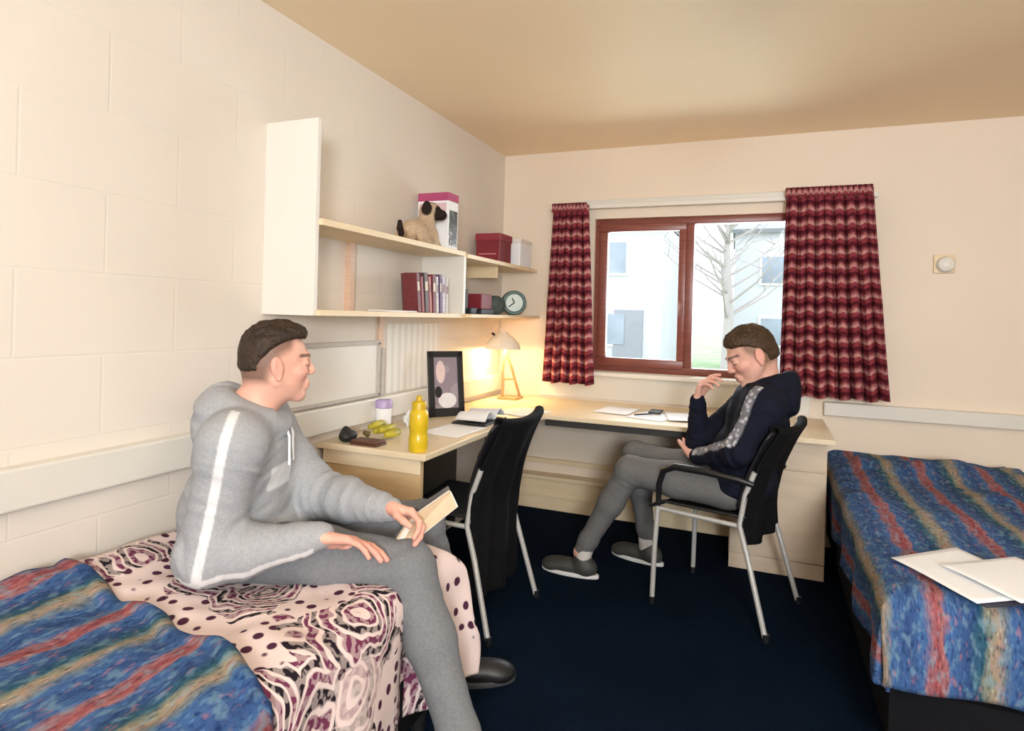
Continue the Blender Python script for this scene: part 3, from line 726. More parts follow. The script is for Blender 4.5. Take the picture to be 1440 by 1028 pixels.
# ================================================================ chairs: black shell on four grey tube legs
def build_chair(rear_mid, yaw, label, arms, top=0.85, hw_rear=0.235):
    """local x forward, y left, z up; origin between the rear feet"""
    r = empty('chair', (rear_mid[0], rear_mid[1], 0), label, 'chair', 'black plastic chairs')
    r.rotation_euler = (0, 0, yaw); bpy.context.view_layer.update()
    Mx = Matrix.Translation((rear_mid[0], rear_mid[1], 0)) @ Matrix.Rotation(yaw, 4, 'Z')
    def W(p): return Mx @ Vector(p)
    def fin(mb, name, mat, par=r):
        for vv in mb.bm.verts: vv.co = Mx @ vv.co
        return mb.build(name, mat, par)
    sw = 0.215
    for sgn in (1, -1):
        fin(MB().tube([(0.0, sgn*hw_rear, 0.0), (0.085, sgn*(sw-0.005), 0.30), (0.125, sgn*(sw-0.01), 0.43), (0.105, sgn*(sw-0.01), 0.56), (0.07, sgn*(sw-0.012), 0.66)], 0.0115, 12), 'leg', M['steel'])
        fp = [(0.50, sgn*0.225, 0.0), (0.495, sgn*0.222, 0.25), (0.485, sgn*0.218, 0.44)]
        fin(MB().tube(fp, 0.0115, 12), 'leg', M['steel'])
        for p in ((0, sgn*hw_rear), (0.50, sgn*0.225)):
            fin(MB().lathe([(0, 0), (0.014, 0), (0.014, 0.03), (0, 0.03)], (p[0], p[1], 0.0), 12), 'foot_cap', M['black_plastic'])
        fin(MB().tube([(0.485, sgn*0.205, 0.425), (0.125, sgn*0.20, 0.425)], 0.0105, 10), 'side_rail', M['steel'])
        if arms:
            fin(MB().tube([(0.485, sgn*0.218, 0.44), (0.478, sgn*0.225, 0.54), (0.455, sgn*0.235, 0.605), (0.40, sgn*0.24, 0.632), (0.26, sgn*0.242, 0.635), (0.12, sgn*0.235, 0.625), (0.07, sgn*0.215, 0.61)], [0.012, 0.013, 0.015, 0.016, 0.016, 0.015, 0.012], 12), 'armrest', M['black_plastic'])
    def seat(s, t):
        x = 0.10+0.42*s; y = (t-0.5)*(0.42+0.05*s)
        z = 0.455-0.018*np.cos((t-0.5)*PI)*np.sin(s*PI*0.8+0.3)-0.035*sstep(s, 0.86, 1.02)+0.012*(2*np.abs(t-0.5))**3
        return x, y, z
    def back(s, t):
        k = s
        x = 0.115-0.06*k-0.075*k**2+0.030*(2*(t-0.5))**2-0.008; y = (t-0.5)*(0.40+0.075*k)*(1-0.10*sstep(k, 0.93, 1.0))
        z = 0.50+(top-0.50)*k+ (0.018*(2*np.abs(t-0.5))**2.2-0.012)*sstep(k, 0.6, 1.0)
        return x, y, z
    for nm, fn, ns in (('seat', seat, 24), ('backrest', back, 24)):
        s = np.linspace(0, 1, ns); t = np.linspace(0, 1, 26)
        ss, tt = np.meshgrid(s, t, indexing='ij'); P = np.stack(fn(ss, tt), -1).reshape(-1, 3)
        P = np.array([list(Mx @ Vector(p)) for p in P])
        i, j = np.meshgrid(np.arange(ns-1), np.arange(25), indexing='ij'); a = (i*26+j).ravel()
        o = mesh_np(nm, P, np.stack([a, a+26, a+27, a+1], -1), M['black_plastic'], r)
        md = o.modifiers.new('thick', 'SOLIDIFY'); md.thickness = 0.012; md.offset = 0
        md = o.modifiers.new('soft', 'BEVEL'); md.width = 0.004; md.segments = 2; md.limit_method = 'ANGLE'
    # curved join of seat and back
    def join(s, t):
        a = s
        x = 0.10+0.02*np.sin(a*PI)*-1.2+0.007*a; y = (t-0.5)*0.40; z = 0.455+0.05*a
        return x, y, z
    return r
build_chair((0.765, 2.435), PI-0.055, 'empty black chair with grey tube legs pushed under the corner of the desk', False, top=0.845)
build_chair((1.812, 2.91), PI-0.30, 'black armchair with grey tube legs the young man in navy sits on', True, top=0.83, hw_rear=0.23)

# black coats hung over the chair backs
M['coat'] = fabric('black_coat', (0.0055, 0.0055, 0.0065), var=0.3, scale=120)
def coat(rear_mid, yaw, top, zlow, label, hw, seed):
    Mx = Matrix.Translation((rear_mid[0], rear_mid[1], 0)) @ Matrix.Rotation(yaw, 4, 'Z'); A = np.array(Mx.to_3x3()); o0 = np.array(rear_mid+(0,))
    fr = 0.16                                         # how far it comes down the front
    L = fr+0.03+(top-zlow)
    def fn(s, t):
        y = (s-0.5)*2*hw*(1+0.10*sstep(t, fr+0.05, L))
        d = np.clip(t-fr-0.03, 0, None); f = np.clip(fr-t, 0, None); arc = np.clip((t-fr)/0.03, 0, 1)
        z = top+0.014-d-f+0.006*np.sin(arc*PI)-0.0+(0.018*(2*np.abs(s-0.5))**2.2-0.012)
        kz = np.clip((z-0.50)/(top-0.50), 0, 1)
        xb = 0.107-0.06*kz-0.075*kz**2+0.030*(2*(s-0.5))**2
        x = xb+(0.5-arc)*0.034
        hang = np.clip(d/0.3, 0, 1)
        x = x-0.006-hang*(0.010+0.014*np.sin(s*15+seed)+0.008*noise2(s, t, 7, seed))
        z = z-hang*0.012*np.sin(s*5+seed); y = y*(1-0.10*sstep(z, 0.52, 0.36))
        p = np.stack([x, y, z], -1)@A.T+o0
        return p[..., 0], p[..., 1], p[..., 2]
    o = cloth('coat', np.linspace(0, 1, 50), np.linspace(0, L, 70), fn, M['coat'], None, (rear_mid[0], rear_mid[1], zlow), th=0.008)
    return tag(o, label, 'coat', 'coats over the chair backs')
coat((0.765, 2.435), PI-0.055, 0.845, 0.11, 'black coat hung over the back of the empty chair at the desk corner', 0.205, 1.0)
coat((1.812, 2.91), PI-0.30, 0.83, 0.34, 'black coat hung over the back of the chair the young man in navy sits on', 0.20, 2.5)
# ================================================================ things on the shelves
# books: upright row on the lower shelf, left bay
bk = [  # colour, thickness, height, depth, words
    ((0.16, 0.030, 0.035), 0.026, 0.185, 0.080, 'dark maroon paperback, first from the left in the row on the lower shelf'),
    ((0.30, 0.060, 0.060), 0.020, 0.170, 0.10, 'red paperback, second from the left in the row on the lower shelf'),
    ((0.10, 0.055, 0.060), 0.032, 0.190, 0.13, 'thick brown-black book, third from the left in the row on the lower shelf'),
    ((0.52, 0.22, 0.20), 0.018, 0.175, 0.12, 'salmon paperback, fourth from the left in the row on the lower shelf'),
    ((0.19, 0.035, 0.045), 0.028, 0.188, 0.13, 'wine red book, middle of the row on the lower shelf'),
    ((0.78, 0.74, 0.74), 0.016, 0.180, 0.12, 'slim white booklet right of the wine red book on the lower shelf'),
    ((0.10, 0.055, 0.13), 0.020, 0.192, 0.13, 'dark purple book between the pale ones on the lower shelf'),
    ((0.62, 0.55, 0.66), 0.024, 0.186, 0.13, 'lilac book, second from the right in the row on the lower shelf'),
    ((0.66, 0.62, 0.60), 0.022, 0.178, 0.12, 'pale grey book, last at the right end of the row on the lower shelf')]
y = 2.53
page = plain('page_edges', (0.80, 0.75, 0.66), 0.8)
for i, (c, th, h, dp, lab) in enumerate(bk):
    r = empty('book', (0.10, y+th/2, 1.2772), lab, 'book', 'books on the lower wall shelf')
    cm = plain('book_cover', c, 0.5, var=0.2, scale=60)
    x1 = 0.205; x0 = x1-dp; z0 = 1.2775
    lean = Matrix.Rotation(math.radians([9, 9, 8, 8, 5, 5, 4, 4, 3][i]), 3, 'X'); pv = (x0, y+th, z0)
    cv = MB(); cv.box((x0, y, z0), (x1, y+0.0025, z0+h), 0.0008).box((x0, y+th-0.0025, z0), (x1, y+th, z0+h), 0.0008).box((x1-0.003, y, z0), (x1, y+th, z0+h), 0.001)
    pg = MB().box((x0+0.002, y+0.0025, z0+0.003), (x1-0.003, y+th-0.0025, z0+h-0.004))
    for mb in (cv, pg):
        for vv in mb.bm.verts: vv.co = lean @ (vv.co-Vector(pv))+Vector(pv)
        dz = min(vv.co.z for vv in mb.bm.verts)
    cvz = min(vv.co.z for vv in cv.bm.verts)-z0
    for mb in (cv, pg):
        for vv in mb.bm.verts: vv.co.z -= cvz
    cv.build('cover', cm, r, smooth=False); pg.build('pages', page, r, smooth=False)
    lb = MB().box((x1-0.0005, y+0.004, z0+h*0.55), (x1+0.0006, y+th-0.004, z0+h*0.78))
    for vv in lb.bm.verts: vv.co = lean @ (vv.co-Vector(pv))+Vector(pv); vv.co.z -= cvz
    lb.build('spine_panel', page if i in (0, 2, 4, 6) else M['maroon'], r, smooth=False)
    y += th+0.011
sheet('paper_sheet', [(0.05, 2.34, 1.281), (0.225, 2.34, 1.281), (0.225, 2.485, 1.281), (0.05, 2.485, 1.281)], 0.006, M['white_paper'], 0.002, 'white papers lying flat on the lower shelf left of the books', 'paper')

# box behind the plush dog: white with a magenta top and a dark printed side
def print_mat(name, cols, scale):
    m, nt, b = new_mat(name); b.inputs['Roughness'].default_value = 0.4
    tc = N(nt, 'ShaderNodeTexCoord'); nz = N(nt, 'ShaderNodeTexNoise'); nz.inputs['Scale'].default_value = scale; nz.inputs['Detail'].default_value = 1
    nt.links.new(tc.outputs['Object'], nz.inputs['Vector']); r = ramp(nt, cols, 'CONSTANT'); nt.links.new(nz.outputs[0], r.inputs[0])
    nt.links.new(r.outputs[0], b.inputs['Base Color']); return m
bz = 1.6022
gb = empty('gift_box', (0.14, 2.84, bz), 'white and magenta printed box standing behind the plush dog on the upper shelf', 'box')
M['magenta'] = plain('magenta_card', (0.42, 0.06, 0.17), 0.4)
MB().box((0.04, 2.775, bz), (0.215, 2.885, bz+0.265), 0.002).build('carton', M['white_paper'], gb, smooth=False)
MB().box((0.038, 2.773, bz+0.245), (0.217, 2.887, bz+0.288), 0.003).build('lid', M['magenta'], gb, smooth=False)
MB().box((0.2148, 2.79, bz+0.02), (0.2165, 2.875, bz+0.20), 0.0005).build('printed_side', print_mat('dark_print', [(0, (0.03, 0.03, 0.03)), (0.45, (0.10, 0.13, 0.12)), (0.55, (0.05, 0.02, 0.03)), (0.62, (0.35, 0.33, 0.32))], 22), gb, smooth=False)
MB().box((0.05, 2.7735, bz+0.19), (0.205, 2.7755, bz+0.235), 0.0005).build('front_band', plain('pink_print', (0.72, 0.50, 0.55), 0.4), gb, smooth=False)

# plush dog: beige body, black mask and ears, dark tail; one soft body
def plush_mat():
    m, nt, b = new_mat('plush'); b.inputs['Roughness'].default_value = 1.0; b.inputs['Specular IOR Level'].default_value = 0.05
    at = N(nt, 'ShaderNodeAttribute'); at.attribute_name = 'tint'
    tc = N(nt, 'ShaderNodeTexCoord'); nz = N(nt, 'ShaderNodeTexNoise'); nz.inputs['Scale'].default_value = 160; nt.links.new(tc.outputs['Object'], nz.inputs['Vector'])
    r = ramp(nt, [(0.3, (0.7, 0.7, 0.7)), (0.7, (1.15, 1.15, 1.15))]); nt.links.new(nz.outputs[0], r.inputs[0])
    nt.links.new(mixc(nt, 1.0, at.outputs['Color'], r.outputs[0], 'MULTIPLY'), b.inputs['Base Color']); bump(nt, b, nz.outputs[0], 0.8, 0.006); return m
M['plush'] = plush_mat()
o = V(0.145, 2.60, bz)                    # under the body; faces along +y and out to the room
F = Field(o+V(-0.14, -0.23, -0.01), o+V(0.15, 0.21, 0.26), 0.004)
F.ell(o+V(0, -0.02, 0.062), (0.062, 0.095, 0.058), k=0.02)           # haunches and belly
F.ell(o+V(0.005, 0.06, 0.085), (0.052, 0.055, 0.075), k=0.03)        # chest
F.ell(o+V(0.018, 0.085, 0.172), (0.055, 0.055, 0.050), k=0.02)       # head
F.ell(o+V(0.072, 0.098, 0.158), (0.030, 0.030, 0.026), k=0.015)      # muzzle
for s in (1, -1):
    F.cap(o+V(0.012+s*0.028, 0.085, 0.07), o+V(0.012+s*0.034, 0.10, 0.016), 0.022, 0.018, 0.012)   # fore legs
    F.ell(o+V(0.012+s*0.034, 0.112, 0.014), (0.018, 0.026, 0.013), k=0.01)
    F.ell(o+V(s*0.056, -0.045, 0.045), (0.024, 0.048, 0.042), k=0.012)                             # thighs
    F.ell(o+V(s*0.060, 0.005, 0.014), (0.018, 0.036, 0.013), k=0.01)                               # hind paws
    F.ell(o+V(0.010-s*0.018, 0.085+s*0.052, 0.186), (0.024, 0.013, 0.034), k=0.01)                         # hanging ears
F.chain([o+V(0, -0.11, 0.05), o+V(0.01, -0.155, 0.035), o+V(0.015, -0.178, 0.055), o+V(0.015, -0.180, 0.085)], [0.016, 0.014, 0.013, 0.011], 0.012)
v, f = F.mesh(); v = relax(v, f, 1); v[:, 2] = np.maximum(v[:, 2], bz+0.0005)
q = v-o; beige = np.array([0.58, 0.44, 0.31]); dark = np.array([0.035, 0.025, 0.022])
k = np.maximum.reduce([sstep(np.linalg.norm((q-V(0.074, 0.096, 0.162))/V(1, 1, 1), axis=1), 0.050, 0.040),
                       sstep(np.linalg.norm((q-V(-0.008, 0.137, 0.186))/V(1, 0.6, 1.3), axis=1), 0.034, 0.026), sstep(np.linalg.norm((q-V(0.028, 0.033, 0.186))/V(1, 0.6, 1.3), axis=1), 0.034, 0.026),
                       sstep(q[:, 1], -0.150, -0.160), 0.75*sstep(np.linalg.norm(q-V(0.03, 0.085, 0.222), axis=1), 0.032, 0.02)])
pd = mesh_np('plush_dog', v, f, M['plush'], None, tuple(o), colors={'tint': beige*(1-k[:, None])+dark*k[:, None]})
tag(pd, 'beige plush dog with a black face and dark tail sitting on the upper wall shelf', 'toy dog')
ey = plain('bead_eye', (0.005, 0.005, 0.005), 0.15)
for s in (0.0, 1.0):
    c = o+(V(0.067, 0.062, 0.186) if s else V(0.058, 0.122, 0.186))
    MB().lathe([(0, -0.006), (0.0045, -0.004), (0.006, 0), (0.0045, 0.004), (0, 0.006)], c, 12).build('eye', ey, pd)

# corner unit, upper shelf: maroon box and white box
z = 1.5922
mb_ = empty('storage_box', (0.12, 3.46, z), 'dark maroon box on the upper shelf of the corner unit', 'box', 'boxes on the corner unit')
MB().box((0.055, 3.44, z), (0.215, 3.62, z+0.175), 0.004).build('carton', M['maroon'], mb_, smooth=False)
MB().box((0.05, 3.435, z+0.135), (0.22, 3.625, z+0.18), 0.004).build('lid', plain('maroon_lid', (0.26, 0.03, 0.045), 0.4), mb_, smooth=False)
MB().box((0.075, 3.4385, z+0.05), (0.19, 3.441, z+0.058), 0.0005).build('front_strip', plain('pink_strip', (0.5, 0.2, 0.2), 0.5), mb_, smooth=False)
wb_ = empty('storage_box', (0.17, 3.80, z), 'white box beside the maroon one, next to the left curtain on the corner unit', 'box', 'boxes on the corner unit')
MB().box((0.09, 3.70, z), (0.245, 3.90, z+0.17), 0.006).build('carton', M['white_paper'], wb_, smooth=False)
MB().box((0.085, 3.695, z+0.15), (0.25, 3.905, z+0.178), 0.005).build('lid', M['white'], wb_, smooth=False)
# lower shelf of the corner unit
z = 1.2772
tb_ = empty('speaker_box', (0.14, 3.13, z), 'small black box at the left end of the corner unit, lower shelf', 'box', 'boxes on the corner unit')
MB().box((0.10, 3.03, z), (0.20, 3.06, z+0.135), 0.004).box((0.10, 3.06, z), (0.22, 3.14, z+0.035), 0.005).build('body', M['black_mat'], tb_, smooth=False)
rb_ = empty('storage_box', (0.17, 3.22, z), 'little dark red box on a black stand, lower shelf of the corner unit', 'box', 'boxes on the corner unit')
MB().box((0.13, 3.16, z+0.03), (0.235, 3.30, z+0.115), 0.004).build('carton', M['maroon'], rb_, smooth=False)
MB().box((0.12, 3.15, z), (0.24, 3.32, z+0.03), 0.004).build('stand', M['black_mat'], rb_, smooth=False)
M['teal'] = plain('teal_plastic', (0.06, 0.13, 0.12), 0.4, var=0.2)
M['pale_disc'] = plain('pale_face', (0.62, 0.74, 0.70), 0.35)
cl = empty('round_clock', (0.185, 3.76, z), 'round teal drum with a pale face beside the left curtain, corner unit lower shelf', 'clock')
ax = unit(V(0.50, -0.86, 0.0)); c = V(0.185, 3.76, z+0.081)
MB().lathe([(0, -0.045), (0.070, -0.045), (0.080, -0.035), (0.080, 0.03), (0.075, 0.04), (0.062, 0.04), (0.060, 0.030), (0, 0.030)], c, 40, ax).build('case', M['teal'], cl)
MB().lathe([(0, 0.0302), (0.057, 0.0302), (0.056, 0.034), (0, 0.034)], c, 36, ax).build('face', M['pale_disc'], cl)
hn = MB(); side = unit(np.cross(ax, (0, 0, 1)))
for (a, L) in ((0.5, 0.035), (2.2, 0.045)):
    p0 = c+ax*0.036; hn.tube([p0, p0+(side*math.sin(a)+V(0, 0, 1)*math.cos(a))*L], 0.0035, 6)
hn.build('hands', M['black_mat'], cl)
po = Field((0.06, 3.38, z-0.02), (0.27, 3.66, z+0.2), 0.006); po.ell((0.165, 3.51, z+0.058), (0.055, 0.09, 0.062), k=0.02)
v, f = po.mesh(); v[:, 2] = np.maximum(v[:, 2], z+0.0005); v += vnormals(v, f)*(0.004*vnoise(v, 30))[:, None]; v[:, 2] = np.maximum(v[:, 2], z+0.0005)
ob = mesh_np('cloth_pouch', v, f, plain('grey_green_cloth', (0.075, 0.10, 0.10), 0.8, var=0.3), None, (0.165, 3.51, z)); tag(ob, 'dark grey-green pouch left of the round teal drum on the corner unit', 'pouch')

# ================================================================ things on the desk
DZT = DZ+0.0005
# yellow drinking bottle
M['yellow'] = plain('yellow_plastic', (0.72, 0.50, 0.020), 0.25, var=0.08, scale=18)
M['yellow_dark'] = plain('yellow_cap', (0.60, 0.40, 0.012), 0.35)
bt = empty('water_bottle', (0.455, 2.135, DZT), 'yellow plastic bottle standing on the front corner of the desk', 'bottle')
MB().lathe([(0, 0), (0.034, 0), (0.038, 0.006), (0.038, 0.055), (0.0355, 0.062), (0.0355, 0.085), (0.038, 0.092), (0.038, 0.142), (0.034, 0.158), (0.026, 0.168), (0, 0.168)], (0.455, 2.135, DZT), 40).build('body', M['yellow'], bt)
MB().lathe([(0.027, 0.160), (0.029, 0.162), (0.029, 0.190), (0.026, 0.196), (0.013, 0.199), (0.012, 0.215), (0.009, 0.219), (0, 0.219)], (0.455, 2.135, DZT), 32).build('cap', M['yellow_dark'], bt)
# black framed photograph leaning back
fx = empty('photo_frame', (0.17, 2.93, DZT), 'black framed portrait photograph standing on the desk below the books', 'photo frame')
cx, cy_ = 0.175, 2.90; fw, fh = 0.20, 0.345; yaw = math.radians(52)
rt = V(math.cos(yaw), math.sin(yaw), 0); nrm = V(math.sin(yaw), -math.cos(yaw), 0); lean = math.radians(9)
upv = V(0, 0, 1)*math.cos(lean)-nrm*math.sin(lean); fn_ = nrm*math.cos(lean)+V(0, 0, 1)*math.sin(lean)
b0 = V(cx, cy_, DZT+0.004)
def FP(a, b, d=0.0): return b0+rt*a+upv*b+fn_*d
fm = MB()
for (a0, a1, c0, c1) in ((-fw/2, fw/2, 0, 0.045), (-fw/2, fw/2, fh-0.032, fh), (-fw/2, -fw/2+0.032, 0, fh), (fw/2-0.032, fw/2, 0, fh)):
    fm.slab([FP(a0, c0, .008), FP(a1, c0, .008), FP(a1, c1, .008), FP(a0, c1, .008)], 0.018, 0.002)
fm.build('frame', M['black_mat'], fx, smooth=False)
MB().slab([FP(-.07, .04), FP(.07, .04), FP(.07, fh-.03), FP(-.07, fh-.03)], 0.004).build('photograph', print_mat('photo_print', [(0, (0.30, 0.25, 0.30)), (0.5, (0.38, 0.33, 0.38)), (0.6, (0.44, 0.38, 0.43))], 4), fx, smooth=False)
M['photo_skin'] = plain('photo_pale', (0.78, 0.62, 0.60), 0.4); M['photo_white'] = plain('photo_white', (0.82, 0.80, 0.83), 0.4)
def flat_oval(a, b, ra, rb, d, n=24):
    mb = MB(); vs = [mb.bm.verts.new(FP(a+ra*math.cos(2*PI*k/n), b+rb*math.sin(2*PI*k/n), d)) for k in range(n)]; mb.bm.faces.new(vs); return mb
flat_oval(-.030, .235, .026, .060, .0012).build('portrait_face', M['photo_skin'], fx, smooth=False)
flat_oval(0.005, .085, .052, .040, .0010).build('portrait_shirt', M['photo_white'], fx, smooth=False)
flat_oval(-.045, .130, .020, .030, .0014).build('portrait_hair', M['black_mat'], fx, smooth=False)
MB().slab([FP(-.02, .02, -.012), FP(.02, .02, -.012), FP(.02, .25, -.012), FP(-.02, .25, -.012)], 0.004).build('strut', M['black_mat'], fx, smooth=False)
# bananas
M['banana'] = plain('banana_skin', (0.46, 0.40, 0.035), 0.5, var=0.35, scale=22); M['stalk'] = plain('banana_stalk', (0.13, 0.10, 0.03), 0.7)
bnn = empty('banana_bunch', (0.20, 2.30, DZT), 'yellow-green bananas lying on the desk behind the yellow bottle', 'bananas')
for i in range(4):
    pts = []; rs = []
    for k in range(11):
        a = -0.75+1.5*k/10
        pts.append((0.24-0.030*i+0.050*math.cos(a)-0.05, 2.30+0.085*math.sin(a)+0.004*i, DZT+0.019+0.013*(i % 2)+0.020*math.cos(a)*(0.2+0.25*i)-0.0))
        rs.append(0.0175*max(0.30, math.sin(PI*(0.12+0.76*k/10))**0.6))
    MB().tube(pts, rs, 8).build('banana', M['banana'], bnn)
MB().tube([(0.165, 2.215, DZT+0.024), (0.155, 2.195, DZT+0.034)], [0.014, 0.009], 8).build('stalk', M['stalk'], bnn)
# pot with lilac lid
M['lilac'] = plain('lilac_plastic', (0.46, 0.36, 0.62), 0.35)
pt = empty('pot', (0.075, 2.46, DZT), 'white pot with a lilac lid on the desk against the wall', 'pot')
MB().lathe([(0, 0), (0.030, 0), (0.034, 0.01), (0.036, 0.10), (0, 0.10)], (0.075, 2.46, DZT), 28).build('body', M['white_paper'], pt)
MB().lathe([(0.036, 0.098), (0.040, 0.102), (0.040, 0.125), (0.034, 0.137), (0, 0.140)], (0.075, 2.46, DZT), 28).build('lid', M['lilac'], pt)
# crumpled tissue behind the bananas
F = Field((0.06, 2.52, DZ-0.02), (0.26, 2.70, DZ+0.12), 0.005); F.ell((0.16, 2.61, DZ+0.035), (0.06, 0.055, 0.042), k=0.01)
v, f = F.mesh(); v += vnormals(v, f)*(0.012*vnoise(v, 38)+0.006*vnoise(v, 80))[:, None]; v[:, 2] = np.maximum(v[:, 2], DZT)
ob = mesh_np('tissue', v, f, M['white_paper'], None, (0.16, 2.61, DZT)); tag(ob, 'crumpled white tissue behind the bananas on the desk', 'tissue')
# small dark things by the wall end of the desk
F = Field((0.04, 2.095, DZ-0.02), (0.16, 2.22, DZ+0.09), 0.004); F.ell((0.105, 2.155, DZ+0.022), (0.034, 0.045, 0.026), k=0.01); F.ell((0.10, 2.145, DZ+0.045), (0.016, 0.016, 0.020), k=0.02)
v, f = F.mesh(); v[:, 2] = np.maximum(v[:, 2], DZT)
ob = mesh_np('pouch', v, f, M['black_mat'], None, (0.105, 2.155, DZT)); tag(ob, 'small black pouch on the desk by the wall, behind the young man in grey', 'pouch')
br_ = empty('wallet', (0.21, 2.14, DZT), 'flat dark brown wallet on the desk left of the bananas', 'wallet')
MB().box((0.15, 2.105, DZT), (0.28, 2.18, DZT+0.010), 0.003).build('lower_leaf', plain('brown_leather', (0.09, 0.035, 0.022), 0.5), br_)
MB().box((0.152, 2.107, DZT+0.010), (0.278, 2.178, DZT+0.020), 0.004).build('upper_leaf', plain('brown_leather_top', (0.12, 0.05, 0.03), 0.5), br_)
# papers and open book by the frame
M['blue_paper'] = plain('bluish_paper', (0.74, 0.79, 0.88), 0.6, var=0.03)
sheet('paper_sheet', [(0.26, 2.46, DZT+.002), (0.47, 2.44, DZT+.002), (0.485, 2.72, DZT+.002), (0.28, 2.74, DZT+.002)], 0.002, M['white_paper'], 0.0, 'white sheet on the desk right of the yellow bottle', 'paper', 'papers on the desk')
sheet('paper_sheet', [(0.29, 3.20, DZT+.002), (0.50, 3.12, DZT+.002), (0.60, 3.36, DZT+.002), (0.40, 3.45, DZT+.002)], 0.002, M['white_paper'], 0.0, 'white sheet on the inside corner of the desk behind the empty chair', 'paper', 'papers on the desk')
obk = empty('open_book', (0.36, 2.88, DZT), 'open book with curling white pages on the desk in front of the photo frame', 'book')
MB().box((0.285, 2.74, DZT), (0.465, 3.02, DZT+0.012), 0.003).build('cover', M['black_mat'], obk, smooth=False)
def leaf(sg):
    def fn(s, t):
        x = 0.295+0.165*t; y = 2.88+sg*s*0.135
        z = DZT+0.014+0.040*np.sin(np.clip(s*1.15, 0, 1)*PI)**0.8*(0.8+0.3*t)+0.012*s
        return x, y, z
    return fn
cloth('pages', np.linspace(0, 1, 20), np.linspace(0, 1, 12), leaf(1), M['blue_paper'], obk, th=0.004)
cloth('pages', np.linspace(0, 1, 20), np.linspace(0, 1, 12), leaf(-1), M['white_paper'], obk, th=0.004)
# papers under the window
pq = [((1.00, 3.42), (1.21, 3.36), (1.28, 3.62), (1.08, 3.68), 'white sheet on the desk under the window nearest the young man in navy'),
      ((0.80, 3.50), (1.00, 3.47), (1.03, 3.75), (0.83, 3.78), 'white sheet on the desk under the left casement pane'),
      ((1.24, 3.40), (1.44, 3.44), (1.38, 3.72), (1.18, 3.68), 'white sheet on the desk behind the crossed forearm of the young man in navy')]
for i, (a, b_, c, d, lab) in enumerate(pq):
    zz = DZT+0.002+0.0025*i
    sheet('paper_sheet', [(a[0], a[1], zz), (b_[0], b_[1], zz), (c[0], c[1], zz), (d[0], d[1], zz)], 0.0015, M['white_paper'], 0.0, lab, 'paper', 'papers on the desk')
pn = MB().tube([(1.05, 3.46, DZT+0.012), (1.17, 3.60, DZT+0.012)], 0.0045, 8); pn = pn.build('pen', M['black_mat'], None, (1.11, 3.53, DZT+0.008)); tag(pn, 'black pen lying on the papers under the window', 'pen')
ph = MB().box((1.10, 3.60, DZT+0.006), (1.17, 3.72, DZT+0.016), 0.003).build('phone', M['black_mat'], None, (1.13, 3.66, DZT+.006)); tag(ph, 'small dark phone lying on the papers under the window', 'phone')

# desk lamp in the corner, lit
lm = empty('desk_lamp', (0.17, 3.78, DZT), 'cream desk lamp on a tan triangular stand, lit, in the corner of the desk', 'lamp')
M['tan'] = wood('tan_wood', (0.34, 0.20, 0.10), (0.42, 0.26, 0.13)); M['shade'] = plain('cream_shade', (0.86, 0.82, 0.72), 0.45)
MB().box((0.11, 3.70, DZT), (0.24, 3.84, DZT+0.014), 0.004).build('base', M['tan'], lm)
top = V(0.15, 3.72, 1.06)
MB().tube([(0.135, 3.73, DZT+0.014), (0.135, 3.72, 0.90), top], 0.009, 8).build('strut', M['tan'], lm)
MB().tube([(0.225, 3.81, DZT+0.014), (0.185, 3.765, 0.92), top], 0.009, 8).build('strut', M['tan'], lm)
MB().tube([(0.14, 3.725, 0.86), (0.20, 3.785, 0.86)], 0.006, 8).build('crossbar', M['tan'], lm)
c = V(0.15, 3.68, 1.06)
MB().lathe([(0.115, 0.0), (0.108, 0.03), (0.07, 0.075), (0.035, 0.095), (0.025, 0.11), (0, 0.112), (0, 0.108), (0.022, 0.106), (0.032, 0.090), (0.066, 0.071), (0.103, 0.028), (0.111, 0.0)], c, 36).build('lamp_shade', M['shade'], lm)
m, nt, b = new_mat('bulb'); b.inputs['Emission Color'].default_value = (1, 0.72, 0.32, 1); b.inputs['Emission Strength'].default_value = 14
MB().lathe([(0, 0.005), (0.022, 0.015), (0.028, 0.035), (0.018, 0.06), (0.012, 0.085), (0, 0.085)], c, 20).build('bulb', m, lm)
MB().lathe([(0, 0), (0.008, 0), (0.008, 0.02), (0, 0.02)], c+V(-0.035, -0.06, 0.09), 12, (-.3, -.8, 0.4)).build('switch_knob', M['black_mat'], lm)

# ================================================================ people
def skin_mat():
    m, nt, b = new_mat('skin'); b.inputs['Roughness'].default_value = 0.5; b.inputs['Specular IOR Level'].default_value = 0.35
    at = N(nt, 'ShaderNodeAttribute'); at.attribute_name = 'tint'
    tc = N(nt, 'ShaderNodeTexCoord'); nz = N(nt, 'ShaderNodeTexNoise'); nz.inputs['Scale'].default_value = 25; nz.inputs['Detail'].default_value = 4
    nt.links.new(tc.outputs['Object'], nz.inputs['Vector']); r = ramp(nt, [(0.3, (0.93, 0.90, 0.90)), (0.7, (1.06, 1.04, 1.04))]); nt.links.new(nz.outputs[0], r.inputs[0])
    nt.links.new(mixc(nt, 1.0, at.outputs['Color'], r.outputs[0], 'MULTIPLY'), b.inputs['Base Color'])
    b.inputs['Subsurface Weight'].default_value = 0.12; b.inputs['Subsurface Radius'].default_value = (0.012, 0.005, 0.003); b.inputs['Subsurface Scale'].default_value = 0.6
    return m
M['skin'] = skin_mat()
M['eye_white'] = plain('eye_white', (0.72, 0.68, 0.66), 0.25, var=0.02); M['iris'] = plain('iris', (0.05, 0.07, 0.08), 0.15)
